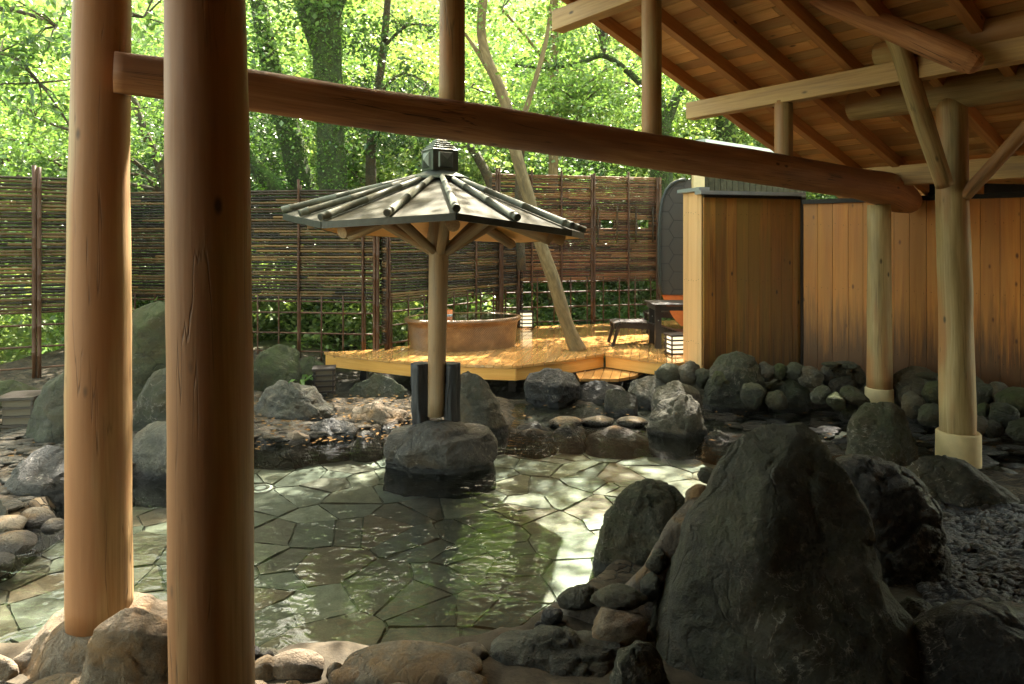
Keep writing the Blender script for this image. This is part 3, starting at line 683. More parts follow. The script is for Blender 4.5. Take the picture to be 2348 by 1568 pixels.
# stones piled along the foot of the wooden wall
placed = {}; ORD = 'first second third fourth fifth sixth seventh eighth ninth tenth eleventh twelfth'.split()
spec = [(1510, 1560, 838, 880), (1555, 1600, 835, 880), (1598, 1625, 845, 885), (1740, 1775, 835, 870), (1775, 1800, 835, 868), (1800, 1860, 838, 870), (1835, 1885, 842, 880),
        (1862, 1905, 888, 920), (1898, 1932, 905, 935), (1932, 1990, 893, 925), (2070, 2110, 905, 950), (2110, 2160, 925, 975), (2120, 2165, 880, 930),
        (2225, 2275, 880, 925), (2240, 2265, 925, 960), (2275, 2325, 925, 985), (2300, 2400, 895, 960), (2225, 2260, 955, 1000), (2320, 2400, 960, 1010), (2250, 2290, 965, 1000), (2160, 2240, 850, 900), (2265, 2310, 878, 925),
        (1700, 1750, 880, 935), (1760, 1800, 900, 935), (1640, 1680, 850, 900)]
for i, (x0, x1, y0, y1) in enumerate(sorted(spec)):
    Yw = 9.15 - (x0 - 1500) * .0013 - (y1 - 850) * .0065
    mt = ('rock_green', 'rock_grey', 'rock_green', 'moss_rock')[i % 4]
    cxx = (x0 + x1) // 2
    where = ('below the deck end' if cxx < 1630 else 'beside the tall rounded boulder' if cxx < 1800 else 'left of the farther column' if cxx < 2000 else 'between the two columns' if cxx < 2170 else 'right of the nearer column')
    placed[where] = placed.get(where, 0) + 1; ht = ('olive', 'grey', 'olive', 'dark mossy')[i % 4]; where = '%s from the left of those %s' % (ORD[placed[where] - 1], where)
    stone(x0 - 6, x1 + 6, y0 - 5, y1 + 6, Yw, mt, '%s wall-foot stone, %s' % (ht, where), 'rounded stones piled along the wall foot', dep=.8, amp=.34, tilt=random.uniform(-.3, .3))
# a backing of packed stones/mortar behind them
mb = MB()
bk = [(1500, 868, 9.3), (1640, 858, 9.25), (1850, 868, 9.15), (2000, 880, 8.95), (2200, 895, 8.35), (2450, 925, 7.7)]
vs = []; fs = []
for i, (px, py, Y) in enumerate(bk):
    t = W(px, py, Y); bk_ = W(px, py, Y + .6); bk_.z = t.z
    vs += [(t.x, t.y - .5, -.2), (t.x, t.y - .15, t.z - .05), (t.x, t.y, t.z), (bk_.x, bk_.y, t.z)]
    if i:
        for k in range(3): a = (i - 1) * 4 + k; fs.append([a, a + 4, a + 5, a + 1])
mb.add(vs, fs); o = mb.build('retaining_wall', M['rock_dark']); tag(o, 'dark mortared stone footing under the wooden wall', 'footing')
sb = o.modifiers.new('s', 'SUBSURF'); sb.levels = sb.render_levels = 4; sb.subdivision_type = 'SIMPLE'
tx = bpy.data.textures.new('lump', 'CLOUDS'); tx.noise_scale = .18
dm = o.modifiers.new('d', 'DISPLACE'); dm.texture = tx; dm.strength = .14

# two stone animal faces set in the wall
def stone_face(cx, cy, Y, k, label, eyes):
    t = thing('stone_face_figure', W(cx, cy + 45, Y), label, 'stone figure', 'animal faces of cemented stones')
    mb = MB(); ico_into(mb, W(cx, cy, Y), (k * 1.0, k * .55, k * .8), seed=int(cx), sub=4, amp=.1); mb.build('head', M['rock_grey'], t)
    mb = MB(); ico_into(mb, W(cx + 2, cy + 18, Y - k * .4), (k * .62, k * .3, k * .5), seed=int(cx) + 3, sub=3); mb.build('snout', M['rock_grey'], t)
    for (ex, ey) in eyes:
        mb = MB(); c = W(ex, ey, Y - k * .52)
        ico_into(mb, c, (k * .13, k * .1, k * .13), seed=9, sub=3, amp=.02); e = mb.build('eye', M['rock_grey'], t)
        mb = MB(); ico_into(mb, c + Vector((0, -k * .1, 0)), (k * .06, k * .04, k * .06), seed=9, sub=2, amp=.0); mb.build('pupil', M['iron'], e)
        mb = MB(); ico_into(mb, c + Vector((.02, .02, k * .22)), (k * .42, k * .3, k * .12), seed=int(ex), sub=3); mb.build('brow', M['rock_green'], t)
stone_face(1930, 868, 8.7, .3, 'pale stone animal face with two bulging eyes below the wooden wall', [(1905, 848), (1946, 852)])
stone_face(2098, 890, 8.35, .34, 'green mossy stone animal face with one eye showing between the two columns', [(2126, 876)])

# pebble bed and flat slates: far too many to count
rnd = np.random.RandomState(5)
def scatter_pebbles(name, poly, n, rx, rz, mat, label, cat, zoff=0.0, sub=1, ysquash=.6, avoid=None, nse=.1):
    bm = bmesh.new(); bmesh.ops.create_icosphere(bm, subdivisions=sub, radius=1)
    bv = np.array([v.co[:] for v in bm.verts]); bf = np.array([[v.index for v in f.verts] for f in bm.faces]); bm.free()
    mn, mx = poly.min(0), poly.max(0); pts = []
    while len(pts) < n:
        c = rnd.uniform(mn, mx, (n * 3, 2)); c = c[sdist(c, poly) < 0]
        if avoid is not None: c = c[sdist(c, avoid) > .05]
        pts += list(c)
    pts = np.array(pts[:n]); z = ghi(pts)
    a = rnd.uniform(-.5, .5, n) + rnd.choice([0, .4], n); s = rnd.uniform(.6, 1.35, n)
    V = bv[None] * np.stack([rx * s, rx * ysquash * s * rnd.uniform(.7, 1.3, n), rz * rnd.uniform(.6, 1.4, n)], 1)[:, None, :]
    V = V * (1 + nse * rnd.normal(size=V.shape[:2]))[:, :, None]
    ca, sa = np.cos(a)[:, None], np.sin(a)[:, None]
    X = V[..., 0] * ca - V[..., 1] * sa + pts[:, 0:1]; Y = V[..., 0] * sa + V[..., 1] * ca + pts[:, 1:2]; Z = V[..., 2] + z[:, None] + zoff + rnd.normal(size=(n, 1)) * .006
    co = np.stack([X, Y, Z], -1).reshape(-1, 3); f = (bf[None] + (np.arange(n) * len(bv))[:, None, None]).reshape(-1, 3)
    me = raw_mesh(name, co, f, M[mat], True)
    at = me.attributes.new('lc', 'FLOAT_VECTOR', 'POINT'); at.data.foreach_set('vector', co.astype(np.float32).ravel())
    o = bpy.data.objects.new(name, me); COL.objects.link(o); return tag(o, label, cat, None, 'stuff')
M['pebble'] = rockmat('pebble_dark', (.045, .046, .05), (.09, .092, .098), (.16, .16, .162), None, 0, .5, 0, 4)
M['slate'] = rockmat('slate', (.045, .038, .026), (.095, .082, .058), (.19, .17, .125), None, 0, .5, 0, 3)
scatter_pebbles('pebbles', PEB, 5200, .042, .022, 'pebble', 'bed of small dark pebbles set on edge at the right', 'pebbles', .012, 2, .5, nse=.03)
BANK1 = np.array([G(a, b, .1).xy[:] for a, b in [(560, 925), (700, 905), (960, 900), (960, 985), (820, 1000), (740, 1004), (560, 1018)]])
BANK1W = np.array([G(a, b, .1).xy[:] for a, b in [(560, 955), (700, 962), (760, 975), (870, 968), (960, 960), (960, 985), (820, 1000), (740, 1004), (560, 1018)]])
SHAL2 = np.array([G(a, b).xy[:] for a, b in [(1560, 925), (1640, 928), (1900, 930), (2140, 950), (2500, 985), (2500, 1090), (2160, 1070), (1940, 1060), (1850, 1075), (1690, 1060), (1620, 1010)]])
BANK0 = np.array([G(a, b, .15).xy[:] for a, b in [(-200, 990), (330, 960), (420, 1000), (300, 1080), (100, 1160), (-200, 1250)]])
scatter_pebbles('flat_slates', BANK1W, 190, .10, .016, 'slate', 'thin flat slates paving the far bank', 'stones', .01, 2, .55, POOL)
scatter_pebbles('flat_slate_paving', BANK0, 700, .09, .016, 'slate', 'thin flat slates paving the left bank', 'stones', .01, 2, .5, POOL)
scatter_pebbles('wet_stones', SHAL2, 330, .15, .03, 'rock_dark', 'wet flat stones in the shallow channel', 'stones', .012, 2, .6, POOL)
def litter():
    n = 260; pts = []
    for poly, k in ((BANK1, 420), (BANK0, 90), (SHAL, 130)):
        mn, mx = poly.min(0), poly.max(0); c = rnd.uniform(mn, mx, (900, 2)); c = c[sdist(c, poly) < 0][:k]; pts += list(c)
    pts = np.array(pts); n = len(pts); z = np.maximum(ghi(pts), 0) + .035; a = rnd.uniform(0, 6.3, n); L = rnd.uniform(.02, .045, n)
    q = np.array([(-1, 0, 0), (0, .45, .15), (1, 0, .05), (0, -.45, .1)])
    V = q[None] * L[:, None, None]; ca, sa = np.cos(a)[:, None], np.sin(a)[:, None]
    co = np.stack([V[..., 0] * ca - V[..., 1] * sa + pts[:, :1], V[..., 0] * sa + V[..., 1] * ca + pts[:, 1:2], V[..., 2] + z[:, None]], -1).reshape(-1, 3)
    m = plain('dead_leaf', (.13, .075, .028), .9, 0, 30, .7, 0, spec=.1)
    o = bpy.data.objects.new('leaves', raw_mesh('leaves', co, np.arange(n * 4).reshape(-1, 4), m)); COL.objects.link(o); tag(o, 'fallen brown leaves scattered on the bank', 'leaves', None, 'stuff')
litter()

# ------------------------------------------------------------------ the open timber shelter
U = Vector((.801, .598, 0)); V_ = Vector((-.598, .801, 0)); O0 = Vector((-2.04, 3.4, 0)); SLOPE = .33
def SV(s, v, z=0): return O0 + U * s + V_ * v + Vector((0, 0, z))
def zr(s): return 4.5 - SLOPE * (s - 4.02) if s > 1 else 4.5 - SLOPE * (1 - 4.02) - SLOPE * (1 - s)
sh = thing('bathing_shelter', SV(4, 0), 'open timber shelter of round log posts and a boarded sloping roof over the pool', 'shelter')
def log(name, pts, rad, mat, n=28, wob=.05, seed=None, sub=10, label=None, cap=True):
    pts = [Vector(p) for p in pts]; P, Rr = [], []
    if not hasattr(rad, '__len__'): rad = [rad] * len(pts)
    for i in range(len(pts) - 1):
        for k in range(sub):
            t = k / sub; P.append(pts[i].lerp(pts[i + 1], t)); Rr.append(rad[i] * (1 - t) + rad[i + 1] * t)
    P.append(pts[-1]); Rr.append(rad[-1])
    mb = MB(); mb.tube(P, Rr, n, cap, wob, seed=seed)
    o = mb.build(name, M[mat], sh)
    if label: o['label'] = label
    return o
# left front pillar: base on its boulder
pl = lambda px, py, Y: W(px, py, Y)
log('post', [W(229, 1422, 3.4), W(226, 900, 3.42), W(228, 420, 3.45), W(236, -20, 3.5), W(238, -420, 3.55)], [.147, .146, .138, .130, .128], 'log_front', 40, .03, seed=4.4)
log('post', [W(489, 1760, 2.5), W(487, 1400, 2.5), W(483, 900, 2.52), W(476, 300, 2.55), W(470, -100, 2.6), W(469, -900, 2.7)], [.145, .145, .147, .146, .142, .14], 'log_front', 40, .025, seed=21.3)
o = MB(); o.beam(W(165, 133, 3.5), W(178, 133, 3.5), .03, .045); o.build('bolt_plate', M['iron'], sh)
# great round beam
log('beam', [W(262, 166, 3.40), W(500, 196, 3.62), W(800, 243, 4.08), W(1090, 284, 4.74), W(1500, 348, 5.83), W(1795, 392, 7.0), W(1960, 420, 7.85), W(2030, 434, 8.32), W(2062, 452, 8.52), W(2084, 462, 8.66), W(2096, 466, 8.74)],
    [.105, .112, .122, .140, .148, .17, .175, .205, .20, .155, .07], 'log_red', 36, .05, seed=9.9)
log('post', [W(1036, 260, 4.64), W(1036, -330, 4.64)], [.088, .088], 'log_tan', 24, .03)
log('post', [W(1494, 330, 5.82), W(1493, -60, 5.82)], [.084, .084], 'log_tan', 24, .03)
log('post', [W(1796, 372, 7.0), W(1796, 232, 7.0)], [.092, .09], 'log_tan', 24, .03)
log('post', [W(2016, 905, 8.33), W(2014, 470, 8.33)], [.145, .128], 'log_tan', 30, .04)
log('post', [W(2195, 1010, 6.4), W(2190, 700, 6.4), W(2183, 460, 6.4), W(2181, 230, 6.42)], [.152, .142, .135, .130], 'log_tan', 32, .07)
for (px, y0, y1, Y, r0, r1, r2) in ((2015, 888, 936, 8.33, .158, .162, .16), (2196, 988, 1066, 6.4, .183, .186, .184)):
    mb = MB(); mb.tube([W(px, y0, Y), W(px, y0 + 3, Y), W(px, y1, Y) , W(px, y1, Y) - Vector((0, 0, .15))], [r0 - .012, r0, r1, r2], 40); mb.build('concrete_foot', M['concrete'], sh)
# purlins (squared) running along V
PD = lambda s, v0, v1, z, w_, h_, m, nm='purlin': (lambda mb: (mb.beam(SV(s, v0, z), SV(s, v1, z), w_, h_), mb.build(nm, M[m], sh, bevel=.008))[1])(MB())
PD(4.02, 1.22, -5.2, 4.31, .15, .20, 'timber'); PD(6.01, 1.18, -5.2, 3.64, .15, .19, 'timber'); PD(8.35, .6, -5.2, 2.93, .17, .24, 'timber')
PD(1.0, 1.2, -5.2, 5.3, .15, .22, 'timber', 'ridge_beam')
log('purlin', [SV(6.01, -.95, 3.83), SV(6.01, -5, 3.83)], [.12, .13], 'log_tan', 24, .04)
# round beam over the nearer right post
rb = lambda t, z=3.54: Vector((4.157 - .8 * t, 6.4 + t, z))
log('tie_beam', [rb(.75), rb(.35), rb(0), rb(-.5), rb(-3)], [.145, .155, .16, .16, .16], 'log_tan', 32, .05)
# crossing logs and braces, upper right
log('log_brace', [W(1790, -50, 5.95), W(1900, 8, 5.85), W(2080, 80, 5.6), W(2165, 116, 5.45), W(2215, 138, 5.39), W(2236, 147, 5.36), W(2246, 151, 5.345), W(2250, 153, 5.34)], [.07, .085, .10, .105, .10, .085, .06, .02], 'log_red', 28, .05)
log('log_brace', [W(2165, 425, 6.2), W(2120, 290, 6.08), W(2062, 105, 5.88), W(2010, -10, 5.8), W(1980, -80, 5.75)], [.075, .082, .08, .085, .09], 'log_tan', 24, .04)
log('log_brace', [W(2208, 452, 6.3), W(2275, 380, 6.15), W(2360, 285, 5.95), W(2440, 200, 5.8)], [.055, .058, .06, .062], 'log_tan', 22, .05)
mb = MB(); a = Vector((4.13, 6.3, 3.88)); dr = Vector((.801, .598, -.33)); mb.beam(a - dr * 4.5, a + dr * 1.25, .26, .20); mb.build('principal_rafter', M['rafter'], sh, bevel=.03)
mb = MB(); a = Vector((3.86, 6.55, 3.82)); mb.beam(a - dr * 4.5, a + dr * 1.0, .2, .2); mb.build('principal_rafter', M['timber'], sh, bevel=.06)
# rafters and boards
for i in range(11):
    v = 1.02 - .56 * i
    for (s0, s1) in ((1.0, 9.5), (1.0, -2.4)):
        mb = MB(); mb.beam(SV(s0, v, zr(s0)), SV(s1, v, zr(s1)), .085, .13); mb.build('rafter', M['rafter'], sh, bevel=.004)
mb = MB()
for side in (1, -1):
    s = 1.0; lim = 9.7 if side > 0 else 4.5
    t = 0
    while t < lim - 1.0:
        s0 = 1 + side * t; s1 = 1 + side * (t + .142); sm_ = (s0 + s1) / 2
        # board runs across the rafters, broken into lengths
        v = 1.22
        while v > -5.4:
            L = random.choice([1.12, 1.68, 2.24]); v2 = max(v - L + .0, -5.4)
            zz = zr(sm_) + .065 + .009; nrm = Vector((0, 0, 1)) + U * (SLOPE * side)
            mb.beam(SV(sm_, v, zz), SV(sm_, v2 + .003, zz), .146 * 1.053 - .009, .014, up=nrm.normalized())
            v = v2
        t += .146
mb.build('ceiling_boards', M['ceiling'], sh)
mb = MB()
for side in (1, -1):
    e = 9.75 if side > 0 else -2.6
    zo = .12
    mb.beam(SV(1, -2.1, zr(1) + zo), SV(e, -2.1, zr(e) + zo), 6.75, .04)
mb.build('roof_covering', M['edge_dark'], sh)

for (a, b_) in ((SV(-2.4, -1.2), SV(-2.4, -5.3)), (SV(-2.4, -5.3), SV(9.6, -5.3))):  # unseen walls added behind and beside the camera to darken the shelter
    mb = MB(); a = Vector(a); b_ = Vector(b_); L = (b_ - a).length; dd = (b_ - a).normalized(); x = 0
    while x < L:
        p = a + dd * (x + .1); s_ = (p - O0).dot(U); mb.beam(p + Vector((0, 0, 0)), p + Vector((0, 0, zr(s_) + .1)), .196, .03, up=Vector((dd.y, -dd.x, 0))); x += .2
    mb.build('added_shade_wall', M['wall_aged'], sh)

# ------------------------------------------------------------------ wooden walls
def boarded_wall(name, A, B, ztop, zb0, zb1, bw, mat, label, thick=.03, cat='wall'):
    A, B = Vector((A[0], A[1], 0)), Vector((B[0], B[1], 0)); L = (B - A).length; d = (B - A) / L; n = Vector((d.y, -d.x, 0))
    t = thing(name, A.lerp(B, .5) + Vector((0, 0, min(zb0, zb1))), label, cat)
    mb = MB(); x = 0
    while x < L - .01:
        w_ = min(bw * random.uniform(.93, 1.07), L - x); m_ = x + w_ / 2; zb = zb0 + (zb1 - zb0) * m_ / L
        p = A + d * m_ + n * random.uniform(0, .0025)
        mb.beam(p + Vector((0, 0, zb)), p + Vector((0, 0, ztop)), w_ - .004, thick, up=n); x += w_
    mb.build('boards', M[mat], t, bevel=.0015)
    mb = MB(); x = bw * .25
    while x < L - .05:
        for zn in (zb0 + .35, (ztop + zb0) / 2, ztop - .3):
            p = A + d * (x + random.uniform(-.01, .01)) + n * (thick / 2) + Vector((0, 0, zn + random.uniform(-.02, .02))); mb.tube([p, p + n * .005], .0045, 6)
        x += bw * .5
    mb.build('nail_heads', M['iron'], t)
    mb = MB(); q = A - n * (thick / 2 + .012); r_ = B - n * (thick / 2 + .012); mb.beam(q + Vector((0, 0, (ztop + zb0) / 2 + .03)), r_ + Vector((0, 0, (ztop + zb0) / 2 + .03)), .015, ztop - max(zb0, zb1) - .06); mb.build('backing', M['black_wood'], t)
    return t, A, B, d, n
def W2(px, Y): return ((px - CX) * Y / F, Y)
wa, A, B, d, n = boarded_wall('wooden_wall', W2(1568, 9.88), W2(1610, 9.42), 2.82, .36, .38, .125, 'wall_pale', 'short bright pale-board face of the wall corner beside the deck')
mb = MB(); mb.beam(A + Vector((0, 0, 2.85)) - d * .06, B + Vector((0, 0, 2.85)) + d * .05, .16, .05); mb.build('cap', M['cap_grey'], wa)
wa, A, B, d, n = boarded_wall('wooden_wall', W2(1611.5, 9.40), W2(1833, 9.82), 2.80, .36, .28, .178, 'wall_aged', 'dark weathered wooden wall of upright boards right of the deck')
mb = MB(); mb.beam(A + Vector((0, 0, 2.80)) - d * .08, B + Vector((0, 0, 2.80)) + d * .02, .17, .05); mb.build('cap', M['cap_grey'], wa)
mb = MB(); mb.beam(A + n * .025 + Vector((0, 0, 2.76)), B + n * .025 + Vector((0, 0, 2.76)), .04, .05); mb.build('trim', M['iron'], wa)
mb = MB(); mb.beam(B + d * .03 + Vector((0, 0, .3)), B + d * .03 + Vector((0, 0, 2.76)), .06, .12, up=n); mb.build('corner_post', M['black_wood'], wa)
wa, A, B, d, n = boarded_wall('wooden_wall', W2(1842, 9.75), W2(2700, 7.35), 2.66, .3, .28, .19, 'wall_fresh', 'long warm cedar wall of upright boards behind the two right columns')
mb = MB(); mb.beam(A + Vector((0, 0, 2.69)), B + Vector((0, 0, 2.69)), .15, .06); mb.build('cap', M['iron'], wa)
mb = MB(); mb.beam(A.lerp(B, .40) + n * .02 + Vector((0, 0, 2.80)), B + n * .02 + Vector((0, 0, 2.80)), .1, .15); mb.build('eave_beam', M['iron'], wa)
# dark clapboard hut behind the corner
M['clap'] = plain('clapboard', (.055, .05, .03), .85, 0, 14, .4, .1, spec=.1)
hut = thing('clapboard_hut', W(1700, 560, 12), 'dark clapboard hut with a pale eave rising behind the wooden wall corner', 'hut')
mb = MB(); a, b_ = W(1590, 560, 11.2), W(1850, 560, 11.6)
x = 0; dd = (b_ - a); L = dd.length; dd.normalize()
while x < L: mb.beam(a + dd * x + Vector((0, 0, -1.8)), a + dd * x + Vector((0, 0, 1.25)), .088, .03, up=(0, -1, 0)); x += .105
mb.build('cladding', M['clap'], hut)
mb = MB(); mb.beam(W(1600, 440, 11.1), W(1600, 380, 11.1), .18, .12, up=(0, -1, 0)); mb.build('corner_board', M['concrete'], hut)
mb = MB(); mb.beam(W(1588, 326, 11.0), W(1760, 352, 12.2), .5, .05); mb.beam(W(1588, 332, 10.9), W(1760, 358, 12.1), .3, .06); mb.build('roof', M['cap_grey'], hut)
# shingled pod
pod = thing('shingled_pod', W(1600, 760, 12.6), 'dark hexagon-shingled curved sauna pod behind the bright wall corner', 'pod')
prof = [(411, 1572), (414, 1556), (422, 1540), (436, 1528), (458, 1519), (490, 1514), (540, 1511), (600, 1511), (650, 1513), (676, 1517)]
def podring(prof, dy0, dy1, m, nm):
    mb = MB(); vs = []; fs = []
    for i, (py, px) in enumerate(prof):
        p = W(px, py, 12.4); q = W(1700 + (1572 - px) * .8, py, 12.4)
        vs += [p + Vector((0, dy0, 0)), p + Vector((.48, dy1, 0)), Vector((q.x, p.y + dy1, p.z)), Vector((q.x, p.y + dy0, p.z))]
        if i:
            for k in range(4): a = (i - 1) * 4 + k; b2 = (i - 1) * 4 + (k + 1) % 4; fs.append([a, b2, b2 + 4, a + 4])
    n = len(prof) - 1; fs += [[0, 3, 2, 1], [n * 4, n * 4 + 1, n * 4 + 2, n * 4 + 3]]
    mb.add(vs, fs, None, False); return mb.build(nm, m, pod)
m, nt, p = newmat('hex_shingle'); b = NB(nt); pos = b.n('Attribute', attribute_name='lc').outputs['Vector']
sp = b.n('SeparateXYZ', {0: pos}); cmb = b.n('CombineXYZ', {0: b.math('MULTIPLY', sp.outputs[2], 3.2), 1: b.math('MULTIPLY', b.math('ADD', sp.outputs[0], sp.outputs[1]), 3.2), 2: 0.0}).outputs[0]
vm = lambda op, a, c_: b.n('VectorMath', {0: a, 1: c_}, operation=op).outputs[0]
SX = (1, 1.7320508, 1); HX = (.5, .8660254, 0)
ha = vm('SUBTRACT', vm('MODULO', vm('ADD', cmb, (50, 86.60254, 0)), SX), HX); hb = vm('SUBTRACT', vm('MODULO', vm('ADD', cmb, (50.5, 87.468565, 0)), SX), HX)
def hd(v):
    q = b.n('SeparateXYZ', {0: vm('ABSOLUTE', v, (0, 0, 0))}); return b.math('MAXIMUM', q.outputs[0], b.math('ADD', b.math('MULTIPLY', q.outputs[0], .5), b.math('MULTIPLY', q.outputs[1], .8660254)))
hx = b.math('SUBTRACT', .5, b.math('MINIMUM', hd(ha), hd(hb)))
e = b.ramp(hx, [(.0, 0), (.04, 1)]); c = b.mix(e, (.012, .010, .008), (.055, .045, .035)); link(nt, c, p.inputs[0]); link(nt, b.bump(e, .6, .01), p.inputs['Normal']); p.inputs['Roughness'].default_value = .75
M['shingle'] = m
M['orange_wood'] = plain('orange_wood', (.62, .17, .04), .45, 0, 8, .15, .05)
podring(prof, 0, 1.6, M['shingle'], 'shingled_shell')
podring([(677, 1518), (700, 1527), (730, 1545), (748, 1562)], .03, 1.5, M['orange_wood'], 'lower_hull')
mb = MB(); mb.tube([W(px - 1, py, 12.38) for py, px in prof], .03, 8); mb.build('rim_strip', M['edge_dark'], pod)

# ------------------------------------------------------------------ bamboo fences
def bamboo_tube(mb, a, b_, r, n=6, node=.3, ph=0.0, caps=True):
    a, b_ = Vector(a), Vector(b_); L = (b_ - a).length; ts = [0.0]; rs = [r]; x = node * (ph + .2)
    while x < L - .03:
        ts += [(x - .012) / L, x / L, (x + .012) / L]; rs += [r, r * 1.22, r * .97]; x += node * random.uniform(.85, 1.15)
    ts.append(1.0); rs.append(r)
    mb.tube([a.lerp(b_, max(0, min(1, t))) for t in ts], rs, n, caps)
def fence(A, B, zt, zp, zg, posts, label, mat='bamboo_dark', holes=(), rails=(.28, .62, .95), lat=.36, zb_off=0, battens=(), ends=(), row=.047):
    """A,B plan points; panel of level bamboo rods from zt down to zp, open lattice below; posts: fractions along"""
    A, B = Vector((A[0], A[1], 0)), Vector((B[0], B[1], 0)); L = (B - A).length; d = (B - A) / L; n = Vector((d.y, -d.x, 0))
    if n.y > 0: n = -n
    t = thing('bamboo_fence', A.lerp(B, .5) + Vector((0, 0, zg)), label, 'fence')
    mb = MB(); z = zt; k = 0
    while z > zp:
        spans = [(0, L)]
        for (h0, h1, hz0, hz1) in holes:
            if hz0 < z < hz1:
                ns = []
                for s0, s1 in spans:
                    if s0 < h0 * L < s1: ns += [(s0, h0 * L), (h1 * L, s1)]
                    else: ns.append((s0, s1))
                spans = ns
        for s0, s1 in spans:
            x = s0 + random.uniform(-.0, .0)
            while x < s1 - .02:
                l = min(random.uniform(1.1, 2.6), s1 - x)
                if s1 - (x + l) < .3: l = s1 - x
                r = random.uniform(.0200, .0238) * row / .047; j0, j1 = random.uniform(-.004, .004), random.uniform(-.004, .004)
                off = n * random.uniform(-.004, .006)
                bamboo_tube(mb, A + d * x + off + Vector((0, 0, z + j0)), A + d * (x + l) + off + Vector((0, 0, z + j1)), r, 6, .3, random.random(), False)
                x += l
        z -= row * random.uniform(.9, 1.06); k += 1
    mb.build('rod_panel', M[mat], t)
    for (f, dbl, hi) in posts:
        p = A + d * (L * f) + n * .045
        mb = MB()
        for q in ((-.028, .028) if dbl else (0,)):
            bamboo_tube(mb, p + d * q + Vector((0, 0, zg)), p + d * q + Vector((0, 0, zt + hi + random.uniform(-.02, .02))), .027 if dbl else .02, 10, .38, random.random())
        mb.build('post', M['bamboo_post'], t)
        mb = MB(); p2 = p - n * .08
        bamboo_tube(mb, p2 + Vector((0, 0, zp - .1)), p2 + Vector((0, 0, zt + hi * .5)), .02, 8, .3, random.random()); mb.build('back_batten', M['bamboo_dark'], t)
    for f in battens:
        p = A + d * (L * f) + n * .04; mb = MB(); bamboo_tube(mb, p + Vector((0, 0, 2.1)), p + Vector((0, 0, 2.85)), .02, 8, .2, random.random()); mb.build('peephole_batten', M['bamboo_dark'], t)
    if ends:
        for f in ends:
            mb = MB(); z = zt; p = A + d * (L * f) + n * .06
            while z > zg + .1: mb.tube([p + Vector((0, 0, z)) - n * .03, p + Vector((0, 0, z)) + n * .05], .02, 8); z -= .046
            mb.build('rod_ends', M['bamboo_dark'], t)
    for z in rails + (zp - .03,):
        mb = MB(); bamboo_tube(mb, A + Vector((0, 0, z)), B + Vector((0, 0, z + random.uniform(-.01, .01))), .014, 8, .35, random.random()); mb.build('rail', M['bamboo_post'], t)
    x = lat * .6
    while x < L - .05:
        mb = MB(); p = A + d * x + n * .02; bamboo_tube(mb, p + Vector((0, 0, zg)), p + Vector((0, 0, zp + .06)), .014, 8, .3, random.random()); mb.build('lattice_upright', M['bamboo_post'], t); x += lat
    return t, A, B, d, n
fence(W2(-520, 8.05), W2(166, 9.42), 2.98, 1.20, .25, [(.1, 1, .15), (.5, 1, .15), (.865, 1, .16), (.995, 0, .12)], 'near left bamboo fence panel cut by the left picture edge', rails=(.42, .71, 1.0), lat=5)
fence(W2(150, 11.5), W2(868, 10.75), 2.93, 1.20, .22, [(.02, 0, .12), (.76, 0, .2), (.955, 0, .05), (.995, 1, .05)], 'long dark bamboo fence behind the pillars with an open square lattice below', rails=(.36, .66, .98))
fence(W2(872, 10.75), W2(1192, 13.55), 2.93, 1.18, .42, [(.03, 1, .05), (.3, 1, .1), (.62, 0, .1), (.82, 1, .1), (.98, 1, .1)], 'bamboo fence stretch with pole-end stacks behind the oval tub', rails=(.50, .78, 1.0), ends=(.004, .30, .985))
fence(W2(1128, 13.65), W2(1516, 14.6), 3.46, 1.32, .42, [(.03, 1, .14), (.22, 0, .1), (.39, 0, .1), (.575, 1, .06), (.79, 0, .1), (.975, 1, .02)], 'tall reddish bamboo fence with two peepholes behind the deck', 'bamboo_brown',
      holes=((.625, .70, 2.40, 2.56), (.85, .92, 2.40, 2.56)), rails=(.48, .78, 1.08), row=.037, battens=(.605, .72, .835, .94))
fence(W2(166, 9.5), W2(150, 11.4), 2.95, 1.2, .25, [], 'short bamboo fence return joining the two left panels', rails=(.42, .71), lat=.5)

